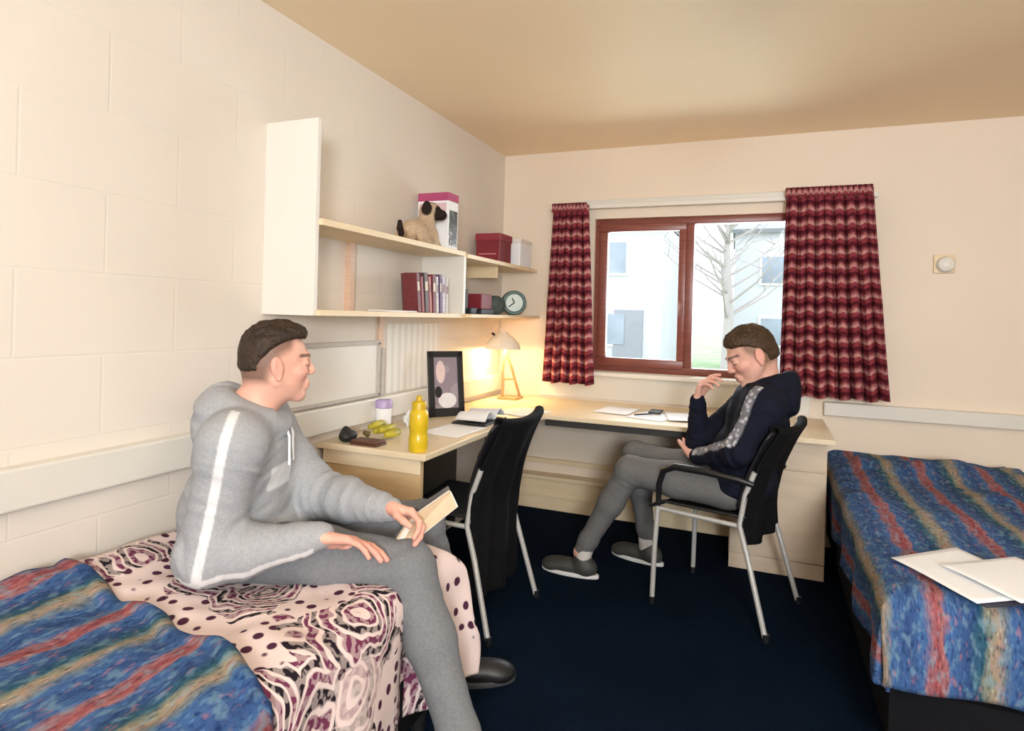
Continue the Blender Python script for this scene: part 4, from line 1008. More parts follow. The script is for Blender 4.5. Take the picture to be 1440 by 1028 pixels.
def hair_mat(name, c1, c2):
    m, nt, b = new_mat(name); b.inputs['Roughness'].default_value = 0.55; b.inputs['Specular IOR Level'].default_value = 0.3
    tc = N(nt, 'ShaderNodeTexCoord'); mp = N(nt, 'ShaderNodeMapping'); mp.inputs['Scale'].default_value = (1, 1, 0.35)
    nt.links.new(tc.outputs['Object'], mp.inputs[0]); nz = N(nt, 'ShaderNodeTexNoise'); nz.inputs['Scale'].default_value = 210; nz.inputs['Detail'].default_value = 3
    nt.links.new(mp.outputs[0], nz.inputs['Vector']); n2 = N(nt, 'ShaderNodeTexNoise'); n2.inputs['Scale'].default_value = 30; nt.links.new(tc.outputs['Object'], n2.inputs['Vector'])
    f = mth(nt, 'MULTIPLY_ADD', nz.outputs[0], 0.6, mth(nt, 'MULTIPLY', n2.outputs[0], 0.4))
    r = ramp(nt, [(0.35, c1), (0.65, c2)]); nt.links.new(f, r.inputs[0]); nt.links.new(r.outputs[0], b.inputs['Base Color'])
    bump(nt, b, nz.outputs[0], 0.7, 0.004); return m
def frame3(fwd, up=(0, 0, 1)):
    f = unit(fwd); l = unit(np.cross(up, f)); u = np.cross(f, l); return np.stack([f, l, u], 1)   # columns forward, left, up
def head(F, c, R, s=1.0):
    def W(p): return c+R@(np.array(p, float)*s)
    def E(p, r, k=0.015, op='u', Rl=None): F.ell(W(p), np.array(r)*s, R if Rl is None else R@Rl, k*s, op)
    def C(a, b, ra, rb, k=0.01, op='u'): F.cap(W(a), W(b), ra*s, rb*s, k*s, op)
    E((-0.012, 0, 0.030), (0.094, 0.074, 0.083), 0.02)
    E((0.020, 0, -0.030), (0.066, 0.060, 0.078), 0.02)
    E((-0.035, 0, -0.010), (0.065, 0.066, 0.060), 0.02)
    E((0.066, 0, -0.094), (0.022, 0.023, 0.020), 0.018)
    for y in (1, -1):
        C((0.000, y*0.057, -0.045), (0.058, y*0.014, -0.094), 0.017, 0.015, 0.016)
        E((0.060, y*0.036, -0.020), (0.024, 0.022, 0.020), 0.018)
    C((0.080, -0.030, 0.026), (0.080, 0.030, 0.026), 0.011, 0.011, 0.018)
    for y in (1, -1): E((0.093, y*0.032, 0.005), (0.012, 0.016, 0.010), 0.012, 'sub')
    for y in (1, -1): E((0.074, y*0.031, 0.004), (0.013, 0.015, 0.012), 0.006)
    C((0.085, 0, 0.018), (0.103, 0, -0.018), 0.0075, 0.0085, 0.012); E((0.101, 0, -0.023), (0.0100, 0.0105, 0.0085), 0.008)
    for y in (1, -1): E((0.094, y*0.010, -0.026), (0.009, 0.0065, 0.0065), 0.006)
    E((0.081, 0, -0.060), (0.014, 0.024, 0.020), 0.012)
    C((0.0885, -0.015, -0.054), (0.0885, 0.015, -0.054), 0.0058, 0.0058, 0.006); C((0.087, -0.013, -0.0655), (0.087, 0.013, -0.0655), 0.0064, 0.0070, 0.006)
    C((0.0975, -0.020, -0.0600), (0.0975, 0.020, -0.0600), 0.0028, 0.0028, 0.003, 'sub')
    Rl = np.array(Matrix.Rotation(math.radians(-12), 3, 'Y'))
    for y in (1, -1):
        E((-0.010, y*0.076, -0.006), (0.018, 0.0085, 0.032), 0.006, 'u', Rl)
        E((-0.006, y*0.086, -0.001), (0.010, 0.006, 0.019), 0.004, 'sub', Rl)
        E((-0.004, y*0.078, -0.035), (0.009, 0.006, 0.009), 0.005)
    return W
def hand(F, wrist, d, n, right, curls=(0.35, 0.45, 0.35), thumb=(0.6, 0.7, 0.35), s=1.0, spread=0.10, vary=(0, 0, 0, 0)):
    """d along the palm, n out of the palm; returns fingertips"""
    wrist = np.array(wrist, float); d = unit(d); n = np.array(n, float); n = unit(n-d*(n@d)); lat = np.cross(d, n)*(1 if right else -1)
    offs = [0.031, 0.0105, -0.010, -0.029]; base = [0.086, 0.090, 0.085, 0.076]
    L = [(0.042, 0.025, 0.021), (0.047, 0.029, 0.022), (0.043, 0.027, 0.022), (0.034, 0.021, 0.019)]
    rad = [0.0090, 0.0092, 0.0088, 0.0078]; tips = []
    for i in range(4):
        F.cap(wrist+lat*offs[i]*0.55*s, wrist+(d*base[i]+lat*offs[i])*s, 0.0155*s, 0.0112*s, 0.014)
    F.ell(wrist+(d*0.035+lat*0.022+n*0.008)*s, np.array((0.032, 0.020, 0.016))*s, np.stack([d, lat, n], 1), 0.012)
    for i in range(4):
        p = wrist+(d*base[i]+lat*offs[i])*s; a = 0.0; dirx = unit(d+lat*spread*(1.5-i)*0.55)
        for j in range(3):
            a += curls[j]+vary[i]*(0.6 if j else 1.0)
            q = p+(dirx*math.cos(a)+n*math.sin(a))*L[i][j]*s
            r0 = rad[i]*(1-0.08*j)*s; F.cap(p, q, r0, r0*0.93, 0.0035 if j else 0.006); p = q
        tips.append(p)
    p = wrist+(d*0.024+lat*0.026)*s; t = unit(d*thumb[0]+lat*thumb[1]+n*thumb[2]); q = p+t*0.043*s; F.cap(p, q, 0.0145*s, 0.0115*s, 0.010)
    t2 = unit(t*0.9+d*0.45); p, q = q, q+t2*0.032*s; F.cap(p, q, 0.0110*s, 0.0100*s, 0.004)
    t3 = unit(t2*0.9+d*0.35+n*0.1); p, q = q, q+t3*0.026*s; F.cap(p, q, 0.0100*s, 0.0080*s, 0.004)
    return tips
def foot(F, ank, toe_dir, L=0.24, h=0.0):
    t = unit((toe_dir[0], toe_dir[1], 0)); a = np.array(ank, float)
    F.cap(a, V(a[0], a[1], 0.045)-t*0.025, 0.036, 0.034, 0.015); F.cap(V(a[0], a[1], 0.045)-t*0.03, V(a[0], a[1], 0.032)+t*(L-0.10), 0.034, 0.026, 0.02)
def shoe(F, ank, toe_dir, L=0.285, roll=None):
    t = unit((toe_dir[0], toe_dir[1], 0)); s = np.cross((0, 0, 1), t); a = np.array((ank[0], ank[1], 0.0)); R3 = np.stack([t, s, V(0, 0, 1)], 1)
    F.ell(a-t*0.030+V(0, 0, 0.045), (0.055, 0.042, 0.050), R3, 0.02); F.ell(a+t*0.075+V(0, 0, 0.038), (0.100, 0.045, 0.040), R3, 0.03)
    F.ell(a+t*0.150+V(0, 0, 0.030), (0.055, 0.046, 0.030), R3, 0.03); F.cap(a-t*0.015+V(0, 0, 0.05), a-t*0.005+V(0, 0, 0.085), 0.044, 0.043, 0.02)

def wrinkle(v, f, amp, sc=(18, 18, 18), it=1, seed=0.0):
    n = vnormals(v, f); p = v*np.array(sc)/18.0+seed
    w = 1-2*np.abs(vnoise(p, 18)); w2 = vnoise(p, 42)
    return v+n*(amp*(0.75*w+0.45*w2))[:, None]
def arm_mask(v, a, b, wdir, width, L0=0.0, L1=1.0):
    """a band of the given half width running along the limb a-b on the side wdir"""
    a = np.array(a, float); b = np.array(b, float); ax = b-a; L = np.linalg.norm(ax); ax = ax/L
    w = np.array(wdir, float); w = unit(w-ax*(w@ax)); s = np.cross(ax, w); q = v-a
    t = (q@ax)/L; off = q@s; side = q@w; rad = np.sqrt(off**2+side**2)
    return sstep(np.abs(off), width, width*0.72)*(side > 0)*(t > L0)*(t < L1)*(rad < 0.14)
def capdist(v, a, b):
    a = np.array(a, float); b = np.array(b, float); ba = b-a; t = np.clip(((v-a)@ba)/(ba@ba), 0, 1)
    return np.linalg.norm(v-a-t[:, None]*ba, axis=1)

def body(name, J, base, label, hs, skin, h=0.003, feet=True):
    allp = np.array([J[k] for k in J if k[:3] not in ('hd_', 'tor', 'toe', 'fad')])
    lo = allp.min(0)-0.24; hi = allp.max(0)+0.24; lo[2] = max(lo[2], -0.03)
    F = Field(lo, hi, h); R = J['hd_R']
    W = head(F, J['head'], R, hs)
    nb = J['neck']
    F.cap(nb-V(0, 0, 0.03), W((-0.030, 0, -0.055)), 0.056, 0.054, 0.025); F.cap(nb, W((0.0, 0, -0.075)), 0.046, 0.044, 0.02)
    Rt = J['tor_R']
    F.ell(J['chest'], (0.092, 0.145, 0.17), Rt, 0.04); F.ell(J['belly'], (0.085, 0.125, 0.15), Rt, 0.05); F.ell(J['pelvis'], (0.085, 0.135, 0.085), Rt, 0.05)
    F.cap(J['sR'], J['sL'], 0.045, 0.045, 0.05)
    for s in ('R', 'L'):
        F.cap(nb, J['s'+s], 0.045, 0.045, 0.04); F.chain([J['s'+s], J['e'+s], J['w'+s]], [0.046, 0.036, 0.024], 0.02)
        F.chain([J['h'+s], J['k'+s], J['a'+s]], [0.066, 0.048, 0.034], 0.03)
        foot(F, J['a'+s], J['toe'+s])
        hk = J['hand'+s] if False else None
    for s, kw in HANDS[name].items(): hand(F, J['w'+s], **kw)
    v, f = F.mesh(); v[:, 2] = np.maximum(v[:, 2], 0.004)
    q = (v-J['head'])@R/hs
    col = np.tile(np.array(skin), (len(v), 1))
    def blend(mask, c): nonlocal col; col = col*(1-mask[:, None])+np.array(c)*mask[:, None]
    near = np.linalg.norm(q, axis=1) < 0.2
    lips = sstep(np.sqrt(((q[:, 1])/0.023)**2+((q[:, 2]+0.060)/0.0125)**2), 1.15, 0.75)*(q[:, 0] > 0.075)*near; blend(lips*0.75, (0.50, 0.185, 0.165))
    for y in (1, -1):
        yy = q[:, 1]*y; arch = 0.0285+0.10*np.clip(yy-0.018, 0, 1)-0.30*np.clip(yy-0.038, 0, 1)
        brow = sstep(np.abs(q[:, 2]-arch), 0.0062, 0.0035)*sstep(yy, 0.010, 0.015)*sstep(yy, 0.056, 0.048)*(q[:, 0] > 0.045)*near; blend(brow*0.85, (0.085, 0.050, 0.032))
        lash = sstep(np.abs(q[:, 2]-(0.0005-0.06*np.abs(yy-0.031))), 0.0035, 0.0016)*sstep(np.abs(yy-0.031), 0.0165, 0.013)*(q[:, 0] > 0.06)*near; blend(lash*0.8, (0.07, 0.04, 0.03))
        cheek = np.exp(-(((yy-0.040)/0.022)**2+((q[:, 2]+0.024)/0.024)**2))*(q[:, 0] > 0.02)*near; blend(cheek*0.40, (0.70, 0.28, 0.23))
        ear = sstep(np.linalg.norm((q-V(-0.01, y*0.078, -0.008))/V(1, 0.5, 1.4), axis=1), 0.026, 0.018); blend(ear*0.45, (0.66, 0.27, 0.22))
    cp, cn, hc_ = J['fade']; val = cn-np.sqrt((q[:, 0]-cp[0])**2+(q[:, 2]-cp[1])**2); val = np.where(q[:, 2] < -0.040, np.maximum(val, -q[:, 2]-0.030), val)
    fd = sstep(val, 0.038, 0.0)*sstep(q[:, 0], 0.046, 0.022)*near*(q[:, 2] > -0.075)*(np.abs(q[:, 1]) < 0.0765); blend(fd*0.80, hc_)
    nose = np.exp(-(np.linalg.norm(q-V(0.106, 0, -0.026), axis=1)/0.016)**2); blend(nose*0.3, (0.68, 0.30, 0.25))
    for s in ('R', 'L'):
        hd = sstep(np.linalg.norm(v-J['w'+s], axis=1), 0.085, 0.17)*(np.linalg.norm(v-J['w'+s], axis=1) < 0.21)*(capdist(v, J['w'+s], J['e'+s]) > 0.06); blend(hd*0.35, (0.70, 0.31, 0.25))
    o = mesh_np(name, v, f, M['skin'], None, base, colors={'tint': col}); tag(o, label, 'person')
    for y in (1, -1):
        c = W((0.0735, y*0.031, 0.004)); ev = MB(); prof = [(0.0118*hs*math.sin(a), 0.0118*hs*math.cos(a)) for a in np.linspace(PI, 0.62, 14)]
        prof = [(max(p[0], 0), p[1]) for p in prof]
        ev.lathe(prof, c, 20, R[:, 0]); e = ev.build('eye', M['eye_white'], o)
        iv = MB(); iv.lathe([(0.0118*hs*math.sin(a), 0.0119*hs*math.cos(a)) for a in np.linspace(0.64, 0.0, 6)], c, 20, R[:, 0]); iv.build('iris', M['iris'], e)
    return o, W
def folds_along(v, d, hi, lo, seed):
    d = unit(d); a = unit(np.cross(d, (0.31, 0.2, 0.93))); b = np.cross(d, a)
    p = np.stack([v@d*hi, v@a*lo, v@b*lo], -1)+seed
    n1 = vnoise(p, 1.0); n2 = vnoise(p*1.9+3.7, 1.0)
    return (1-2.2*np.abs(n1))*0.7+(1-2.2*np.abs(n2))*0.3
def cloth_folds(v, f, J, amp, seed, legs=False):
    n = vnormals(v, f); disp = 0.8*folds_along(v, (0.25, -0.2, 1.0), 26, 8, seed); wsum = np.ones(len(v))
    segs = [('h', 'k', 0.4), ('k', 'a', 0.5)] if legs else [('s', 'e', 0.9), ('e', 'w', 1.0)]
    for s in 'RL':
        for a, b, g in segs:
            A, B = J[a+s], J[b+s]; w = sstep(capdist(v, A, B), 0.11, 0.075)
            j = np.exp(-(np.linalg.norm(v-(J[('k' if legs else 'e')+s]), axis=1)/0.13)**2)
            fl = folds_along(v, (B-A)+0.35*np.linalg.norm(B-A)*np.array((0.3, -0.5, 0.4)), 34, 7, seed+3)*g*(0.55+0.75*j)
            disp = disp*(1-w)+fl*w
    return relax(v+n*(amp*disp)[:, None], f, 1)
def add_part(name, F, mat, par, amp=0.0, sc=(18, 18, 18), it=1, mask=None, zmin=None, seed=0.0, folds=None, legs=False):
    v, f = F.mesh()
    if it: v = relax(v, f, it)
    if folds: v = cloth_folds(v, f, folds[0], folds[1], folds[2], legs)
    if amp: v = wrinkle(v, f, amp, sc, seed=seed)
    if zmin is not None: v[:, 2] = np.maximum(v[:, 2], zmin)
    at = {'mask': mask(v)} if mask is not None else None
    return mesh_np(name, v, f, mat, par, attrs=at)

HANDS = {}
# ---------------------------------------------------------------- young man in grey on the left bed
f1 = unit((0.84, 0.54, 0)); r1 = V(f1[1], -f1[0], 0)
J1 = dict(pelvis=V(0.315, 1.405, 0.595), belly=V(0.318, 1.385, 0.70), chest=V(0.335, 1.365, 0.85), neck=V(0.365, 1.352, 0.985))
J1['head'] = V(0.426, 1.388, 1.119); J1['hd_R'] = frame3(unit((0.62, 0.77, -0.02)), (0.03, 0.02, 1))
J1['tor_R'] = frame3(f1, unit((0.10, 0.0, 1)))
J1['sR'] = J1['neck']+r1*0.165+V(-0.005, 0, -0.065); J1['sL'] = J1['neck']-r1*0.165+V(0, 0, -0.060)
J1['eR'] = V(0.405, 1.175, 0.635); J1['wR'] = V(0.640, 1.315, 0.682)
J1['eL'] = V(0.47, 1.535, 0.715); J1['wL'] = V(0.725, 1.510, 0.715)
J1['hR'] = V(0.345, 1.325, 0.600); J1['hL'] = V(0.300, 1.50, 0.600)
J1['kR'] = V(0.815, 1.490, 0.572); J1['kL'] = V(0.675, 1.800, 0.580)
J1['aR'] = V(1.040, 1.440, 0.115); J1['aL'] = V(0.755, 1.930, 0.11)
J1['toeR'] = (1, 0.15, 0); J1['toeL'] = (0.85, 0.50, 0)
HANDS['person'] = dict(R=dict(d=(0.88, 0.46, -0.10), n=(0.05, -0.40, -0.92), right=True, curls=(0.16, 0.26, 0.20), thumb=(0.8, 0.6, 0.25), s=1.06, spread=0.14, vary=(0, .04, .08, .12)),
                       L=dict(d=(0.95, 0.10, -0.12), n=(0.10, -0.62, -0.78), right=False, curls=(0.55, 0.75, 0.45), thumb=(0.75, 0.35, 0.55), vary=(0, 0.08, 0.14, 0.2)))
J1['fade'] = ((0.062, -0.040), 0.113, (0.075, 0.044, 0.028))
p1, W1 = body('person', J1, (0.34, 1.40, 0.52), 'young man in a grey hoodie sitting on the left bed holding a tan book', 0.95, (0.74, 0.43, 0.335))
# hoodie
M['hoodie'] = fabric('grey_marl_hoodie', (0.345, 0.36, 0.385), mask_col=(0.68, 0.69, 0.71), var=0.10, scale=260, coarse=120)
F = Field((-0.02, 1.0, 0.48), (0.86, 1.76, 1.16), 0.005); Rt = J1['tor_R']
F.ell(J1['chest']+V(0.0, 0.0, 0.0), (0.128, 0.180, 0.175), Rt, 0.05)
F.ell(J1['belly']+V(-0.020, -0.005, 0.0), (0.150, 0.185, 0.14), Rt, 0.05)
F.ell(J1['pelvis']+V(-0.015, -0.01, 0.020), (0.160, 0.190, 0.085), Rt, 0.04)
F.ell(J1['pelvis']+f1*0.05+V(0, 0, 0.045), (0.115, 0.165, 0.055), Rt, 0.04)      # the front bunching over the lap
F.cap(J1['sR'], J1['sL'], 0.070, 0.070, 0.05)
for s in 'RL':
    F.cap(J1['neck']+V(0, 0, -0.03), J1['s'+s], 0.062, 0.066, 0.04)
    F.chain([J1['s'+s], J1['e'+s]], [0.070, 0.066], 0.06)
    wr = J1['w'+s]; fo = unit(wr-J1['e'+s]); F.chain([J1['e'+s], J1['e'+s]+fo*0.10, wr-fo*0.02], [0.066, 0.060, 0.043], 0.03)
    F.cap(wr-fo*0.035, wr+fo*0.012, 0.037, 0.035, 0.006)
# hood gathered round the neck and down the back
nb = J1['neck']; bk1 = -f1
ring = []
for a in np.linspace(0, 2*PI, 17):
    e = f1*math.cos(a)+r1*math.sin(a); up = -0.004-0.036*math.cos(a)
    ring.append(nb+e*(0.078)+V(0, 0, 0.000+up))
F.chain(ring, [0.030+0.010*(1-math.cos(a))/2 for a in np.linspace(0, 2*PI, 17)], 0.02)
F.ell(nb+bk1*0.088+V(0, 0, 0.006), (0.052, 0.098, 0.052), frame3(f1, (0.3, 0, 1)), 0.03)
F.ell(nb+bk1*0.108+V(0, 0, -0.045), (0.036, 0.082, 0.050), Rt, 0.025)
F.ell(nb+V(0.02, 0.012, 0.07), (0.062, 0.060, 0.10), None, 0.015, 'sub')
F.cap(nb+bk1*0.075+V(0, 0, 0.075), nb+bk1*0.130+V(0, 0, 0.02), 0.020, 0.012, 0.02, 'sub')
# crease between forearm and body, hem
hem = J1['pelvis']
def m1(v):
    w1 = unit(r1*0.95+f1*0.10+V(0, 0, 0.2))
    wf = unit(V(0.15, -0.75, -0.62))
    a = np.maximum(arm_mask(v, J1['sR']+V(0, 0, 0.05), J1['eR'], w1, 0.0135, -0.12, 1.18)*(capdist(v, J1['sR'], J1['eR']) < 0.10),
                   arm_mask(v, J1['eR'], J1['wR'], wf, 0.012, -0.25, 0.98)*(capdist(v, J1['eR'], J1['wR']) < 0.085))
    q = (v-J1['chest'])@Rt
    pr = sstep(np.abs(q[:, 1]+0.065), 0.055, 0.048)*sstep(np.abs(q[:, 2]+0.035), 0.035, 0.030)*(q[:, 0] > 0.085)*(capdist(v, J1['sR'], J1['eR']) > 0.078)
    return np.clip(np.maximum(a, pr*0.8), 0, 1)
ho = add_part('hoodie', F, M['hoodie'], p1, 0.0, None, 2, m1, folds=(J1, 0.0065, 2.0))
# drawstrings
ds = MB()
for sg in (1, -1):
    p0 = nb+f1*0.108+r1*sg*0.03+V(0, 0, 0.012); p0 = p0+V(0, 0, -0.03)-f1*0.012; ds.tube([p0, p0+f1*0.018+V(0, 0, -0.05), p0+f1*0.020+V(0, 0, -0.13)], 0.0035, 6)
ds.build('drawstring', M['white_paper'], ho)
# trousers
M['trousers'] = fabric('grey_joggers', (0.18, 0.19, 0.205), var=0.14, scale=300, coarse=110)
F = Field((0.08, 1.12, 0.05), (1.22, 2.10, 0.78), 0.005)
F.ell(J1['pelvis']+V(-0.005, 0, -0.005), (0.135, 0.175, 0.088), Rt, 0.04)
for s in 'RL':
    F.chain([J1['h'+s], J1['h'+s]*0.5+J1['k'+s]*0.5, J1['k'+s]], [0.090, 0.082, 0.068], 0.035)
    k, a = J1['k'+s], J1['a'+s]; F.chain([k, k*0.62+a*0.38, k*0.15+a*0.85, k*0.02+a*0.98], [0.068, 0.064, 0.050, 0.044], 0.03)
add_part('trousers', F, M['trousers'], p1, 0.0, None, 2, zmin=0.06, folds=(J1, 0.0055, 5.0), legs=True)
M['shoe_black'] = plain('black_shoe', (0.010, 0.010, 0.011), 0.45); M['shoe_sole'] = plain('shoe_sole', (0.045, 0.045, 0.05), 0.6); M['sole_white'] = plain('white_sole', (0.70, 0.70, 0.70), 0.6)
def add_shoe(J, s, par, mat, sole):
    t = J['toe'+s]; a = J['a'+s]; c = V(a[0], a[1], 0)
    F = Field(c-V(0.30, 0.30, 0.03), c+V(0.30, 0.30, 0.16), 0.0045); shoe(F, a, t)
    v, f = F.mesh(); v[:, 2] = np.maximum(v[:, 2], 0.006); o = mesh_np('shoe', v, f, mat, par)
    sb = MB(); tt = unit((t[0], t[1], 0)); ss = np.cross((0, 0, 1), tt); pts = []
    for k in range(28):
        an = 2*PI*k/28; x = math.cos(an); y = math.sin(an); p = c+tt*(0.055+0.150*x)+ss*y*(0.047+0.006*x); pts.append((p[0], p[1]))
    sb.prism(pts, 0.001, 0.020, 0.003); sb.build('sole', sole, o); return o
for s in 'RL': add_shoe(J1, s, p1, M['shoe_black'], M['shoe_sole'])
# hair: short sides, longer swept top
M['hair1'] = hair_mat('dark_brown_hair', (0.016, 0.009, 0.006), (0.050, 0.029, 0.017))
def hair(J, W, hs, mat, par, top, side, cut_p, cut_n, quiff, seed, nape=-0.062):
    c = J['head']; R = J['hd_R']; F = Field(c-0.17, c+0.19, 0.003)
    F.ell(W((-0.013, 0, 0.030)), np.array((0.094+side, 0.074+side, 0.083+side))*hs, R, 0.01)
    F.ell(W((-0.040, 0, -0.010)), np.array((0.066+side*0.7, 0.066+side*0.6, 0.060+side))*hs, R, 0.01)
    F.ell(W((0.000, 0, 0.060)), np.array((0.086+top*0.5, 0.066+top*0.35, 0.056+top))*hs, R, 0.02)
    if quiff: F.ell(W((0.046, 0, 0.086)), np.array((0.044, 0.054, 0.028))*hs, R, 0.02)
    F.cap(W((cut_p[0], -0.15, cut_p[1])), W((cut_p[0], 0.15, cut_p[1])), cut_n*hs, None, 0.012, 'sub')
    F.plane_cut(W((0.076+0.008*quiff, 0, 0.06)), R@unit((1, 0, 0.10)), 0.015)
    F.plane_cut(W((0, 0, nape)), R@V(0, 0, -1), 0.006)
    for y in (1, -1): F.ell(W((-0.008, y*0.080, -0.010)), np.array((0.024, 0.022, 0.036))*hs, R, 0.006, 'sub')
    v, f = F.mesh(); v = relax(v, f, 1); nn = vnormals(v, f); q = (v-c)@R
    val = cut_n*hs-np.sqrt((q[:, 0]-cut_p[0]*hs)**2+(q[:, 2]-cut_p[1]*hs)**2); edge = np.maximum(sstep(val, -0.026, -0.001), sstep(q[:, 2], nape*hs+0.022, nape*hs+0.001))
    v = v-nn*((side+0.0045)*edge*(1-0.45*sstep(q[:, 0], 0.03, 0.07)))[:, None]; q = (v-c)@R
    tz = sstep(q[:, 2], 0.045, 0.085)*(1-edge)
    v = v+nn*((0.0012+0.0032*tz)*vnoise(q*np.array((0.45, 1.9, 1.0))+seed, 95)+0.0016*tz*vnoise(q*np.array((0.5, 1.5, 1))+seed, 190))[:, None]
    return mesh_np('hair', v, f, mat, par)
hair(J1, W1, 0.95, M['hair1'], p1, 0.018, 0.0040, (0.062, -0.040), 0.113, 1.0, 1.0, -0.030)

# tan book held open on his knee
bk_ = empty('book', (0.80, 1.52, 0.64), 'tan covered book held half open in the hand of the young man in grey', 'book')
M['tan_cover'] = plain('tan_cover', (0.58, 0.43, 0.27), 0.55)
pA, pB, pC, pD = V(0.805, 1.503, 0.700), V(0.888, 1.583, 0.765), V(0.911, 1.583, 0.727), V(0.744, 1.443, 0.572)
MB().slab([pA, pB, pC, pD], 0.006, 0.0012).build('front_cover', M['tan_cover'], bk_, smooth=False)
off = V(-0.030, 0.045, 0.004)
MB().slab([pA+off*0.15, pB+off*0.35, pC+off*0.25, pD+off*0.12], 0.016, 0.001).build('pages', page, bk_, smooth=False)
MB().slab([pA+off*0.9, pB+off*1.0, pC+off*0.9, pD+off*0.55], 0.005, 0.001).build('back_cover', plain('dark_cover', (0.05, 0.045, 0.04), 0.5), bk_, smooth=False)

# ---------------------------------------------------------------- young man in navy on the chair
f2 = unit((-0.955, 0.296, 0)); l2 = np.cross((0, 0, 1), f2)
J2 = dict(pelvis=V(1.600, 2.945, 0.545), belly=V(1.630, 2.945, 0.66), chest=V(1.690, 2.965, 0.83), neck=V(1.735, 2.985, 0.985))
J2['head'] = V(1.655, 2.960, 1.125); J2['hd_R'] = frame3(unit((-0.85, -0.30, -0.46)), (-0.40, -0.08, 1))
ft = unit((-0.97, 0.05, -0.0)); lt = np.cross((0, 0, 1), ft)
J2['tor_R'] = frame3(ft, unit((0.30, 0.08, 1)))
J2['sL'] = V(1.715, 2.815, 0.925); J2['sR'] = V(1.680, 3.135, 0.930)
J2['eL'] = V(1.615, 2.735, 0.735); J2['wL'] = V(1.440, 2.900, 0.665)
J2['eR'] = V(1.435, 3.045, 0.690); J2['wR'] = V(1.425, 3.025, 0.905)
J2['hL'] = V(1.575, 2.865, 0.545); J2['hR'] = V(1.600, 3.035, 0.545)
J2['kL'] = V(1.135, 2.945, 0.555); J2['kR'] = V(1.110, 3.205, 0.575)
J2['aL'] = V(0.895, 2.985, 0.115); J2['aR'] = V(1.165, 3.30, 0.11)
J2['toeL'] = (-0.95, 0.05, 0); J2['toeR'] = (-0.9, 0.25, 0)
HANDS['person.001'] = dict(R=dict(d=(0.22, -0.10, 1.0), n=(0.95, -0.20, -0.15), right=True, curls=(0.85, 0.55, 0.35), thumb=(0.8, 0.35, 0.5), s=0.97, vary=(-.25, 0, .12, .2)),
                           L=dict(d=(-0.30, 0.93, -0.02), n=(0.1, 0.05, 1), right=False, curls=(0.35, 0.4, 0.3), thumb=(0.6, 0.5, 0.5), s=0.97))
J2['fade'] = ((0.078, -0.050), 0.106, (0.13, 0.08, 0.045))
p2, W2 = body('person.001', J2, (1.59, 2.95, 0.47), 'young man in a navy jacket sitting by the window with a hand at his mouth', 1.10, (0.72, 0.42, 0.335))
M['jacket'] = fabric('navy_jacket', (0.0075, 0.0095, 0.020), mask_col=(0.52, 0.53, 0.60), var=0.25, pattern=True, scale=200)
F = Field((1.28, 2.55, 0.42), (1.98, 3.36, 1.16), 0.005); Rt = J2['tor_R']
F.ell(J2['chest'], (0.130, 0.185, 0.185), Rt, 0.05); F.ell(J2['belly'], (0.140, 0.180, 0.15), Rt, 0.05)
F.ell(J2['pelvis']+V(0.035, 0, 0.02), (0.140, 0.185, 0.085), frame3(f2), 0.04)
F.cap(J2['sR'], J2['sL'], 0.070, 0.070, 0.05)
for s in 'RL':
    F.cap(J2['neck']+V(0, 0, -0.03), J2['s'+s], 0.062, 0.066, 0.04)
    F.chain([J2['s'+s], J2['e'+s]], [0.069, 0.060], 0.055)
    wr = J2['w'+s]; fo = unit(wr-J2['e'+s]); F.chain([J2['e'+s], J2['e'+s]+fo*0.09, wr-fo*0.03], [0.056, 0.046, 0.036], 0.02); F.cap(wr-fo*0.045, wr-fo*0.005, 0.037, 0.036, 0.005)
nb = J2['neck']; r2 = V(f2[1], -f2[0], 0); ring = []
for a in np.linspace(0, 2*PI, 17):
    e = f2*math.cos(a)+r2*math.sin(a); ring.append(nb+e*0.080+V(0, 0, 0.002-0.036*math.cos(a)))
F.chain(ring, [0.030+0.008*(1-math.cos(a))/2 for a in np.linspace(0, 2*PI, 17)], 0.02)
F.ell(nb-f2*0.075+V(0.0, -0.02, -0.01), (0.046, 0.092, 0.050), frame3(f2, (-0.3, 0, 1)), 0.03); F.ell(nb-f2*0.090+V(0, -0.02, -0.055), (0.036, 0.080, 0.055), Rt, 0.025)
F.ell(nb+f2*0.015+V(0, 0, 0.075), (0.062, 0.062, 0.095), None, 0.015, 'sub')
def m2(v):
    w1 = unit(V(-0.50, -0.70, 0.55)); w2 = unit(V(-0.35, -0.60, 0.75))
    a = np.maximum(arm_mask(v, J2['sL']+V(0.01, 0.02, 0.03), J2['eL'], w1, 0.027, -0.05, 1.0)*(capdist(v, J2['sL'], J2['eL']) < 0.10),
                   arm_mask(v, J2['eL'], J2['wL'], w2, 0.026, -0.12, 0.95)*(capdist(v, J2['eL'], J2['wL']) < 0.085))
    return np.clip(a, 0, 1)
jk = add_part('jacket', F, M['jacket'], p2, 0.0, None, 2, m2, folds=(J2, 0.0065, 9.0))
M['trousers2'] = fabric('grey_trousers', (0.150, 0.150, 0.152), var=0.15, scale=300, coarse=110)
F = Field((0.74, 2.68, 0.05), (1.82, 3.46, 0.74), 0.005)
F.ell(J2['pelvis']+V(0, 0, -0.005), (0.125, 0.165, 0.080), frame3(f2), 0.04)
for s in 'RL':
    F.chain([J2['h'+s], J2['h'+s]*0.5+J2['k'+s]*0.5, J2['k'+s]], [0.086, 0.078, 0.066], 0.03)
    k, a = J2['k'+s], J2['a'+s]; F.chain([k, k*0.62+a*0.38, k*0.15+a*0.85, k*0.04+a*0.96], [0.066, 0.058, 0.044, 0.040], 0.03)
add_part('trousers', F, M['trousers2'], p2, 0.0, None, 2, zmin=0.06, folds=(J2, 0.0055, 12.0), legs=True)
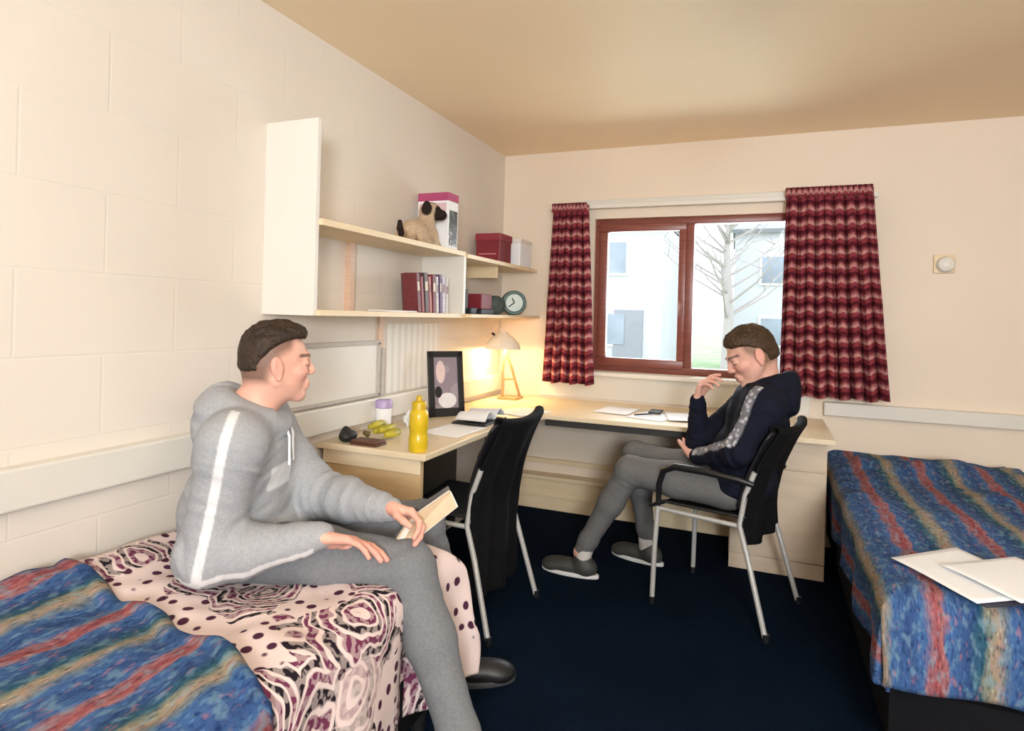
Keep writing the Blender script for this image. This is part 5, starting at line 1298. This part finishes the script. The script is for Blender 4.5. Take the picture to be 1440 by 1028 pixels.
M['sock'] = fabric('pale_sock', (0.62, 0.60, 0.58)); M['shoe_grey'] = plain('dark_grey_shoe', (0.045, 0.045, 0.042), 0.6)
for s in 'RL':
    a = J2['a'+s]; t = unit((J2['toe'+s][0], J2['toe'+s][1], 0)); F = Field(a-0.14, a+0.14, 0.004); F.cap(a+(J2['k'+s]-a)*0.14, V(a[0], a[1], 0.065), 0.041, 0.041, 0.01)
    v, f = F.mesh(); mesh_np('sock', v, f, M['sock'], p2); add_shoe(J2, s, p2, M['shoe_grey'], M['sole_white'])
M['hair2'] = hair_mat('brown_hair', (0.026, 0.014, 0.007), (0.090, 0.050, 0.024))
hair(J2, W2, 1.10, M['hair2'], p2, 0.011, 0.0055, (0.078, -0.050), 0.106, 0.0, 4.0, -0.056)
GLOBE, FILL_UP, FILL_FWD = 10.0, 28.0, 94.0
# ================================================================ light
w = bpy.data.worlds.new('world'); SC.world = w; w.use_nodes = True; nt = w.node_tree
bg = nt.nodes['Background']; bg.inputs[0].default_value = (0.86, 0.93, 1.0, 1); bg.inputs[1].default_value = 3.1
def lamp(name, typ, loc, energy, color, **kw):
    l = bpy.data.lights.new(name, typ); l.energy = energy; l.color = color
    for k, v in kw.items(): setattr(l, k, v)
    o = bpy.data.objects.new(name, l); COL.objects.link(o); o.location = loc; return o
# globe light added to brighten the room, hung unseen above the view
m, nt2, b = new_mat('fill_globe'); b.inputs['Base Color'].default_value = (0.9, 0.9, 0.88, 1); b.inputs['Emission Color'].default_value = (0.97, 0.97, 1.0, 1); b.inputs['Emission Strength'].default_value = GLOBE
gx, gy, gz = 1.95, 0.95, 2.17
cf = empty('added_globe_light', (gx, gy, HC), 'added unseen white globe light above the gap between the beds', 'added light')
MB().lathe([(0, -0.001), (0.06, -0.001), (0.06, -0.02), (0.02, -0.03), (0.012, -0.12), (0, -0.12)], (gx, gy, HC), 28).build('added_rose', M['white'], cf)
MB().lathe([(0.13*math.sin(t), -0.13*math.cos(t)) for t in np.linspace(0, PI, 25)], (gx, gy, gz), 40).build('globe', m, cf)
# added fill lamps out of view: one aimed up at the ceiling, one forward
o = lamp('ceiling_bounce_fill', 'SPOT', (2.65, -0.30, 1.2), FILL_UP, (0.84, 0.93, 1.0), spot_size=math.radians(92), spot_blend=0.5, shadow_soft_size=0.1); o.rotation_euler = (math.radians(180), 0, 0)
o = lamp('rear_fill', 'AREA', (2.60, -2.00, 1.60), FILL_FWD, (0.92, 0.96, 1.0), shape='DISK', size=0.8); o.rotation_euler = (math.radians(96), 0, math.radians(4))  # added area fill behind the camera, lifts the surfaces facing it
o = lamp('desk_bulb', 'POINT', (0.15, 3.68, 1.07), 7.0, (1.0, 0.70, 0.32), shadow_soft_size=0.03)
# daylight coming through the window
o = lamp('window_daylight', 'AREA', ((WX0+WX1)/2, DB+0.5, (WZ0+WZ1)/2+0.1), 22, (0.88, 0.94, 1.0), shape='RECTANGLE', size=1.3, size_y=1.1)
o.rotation_euler = (math.radians(-90), 0, 0)
vs = SC.view_settings; vs.view_transform = 'Standard'; vs.look = 'None'; vs.exposure = 0.61; vs.gamma = 1.0; vs.use_curve_mapping = False
SC.cycles.max_bounces = 8; SC.cycles.diffuse_bounces = 5
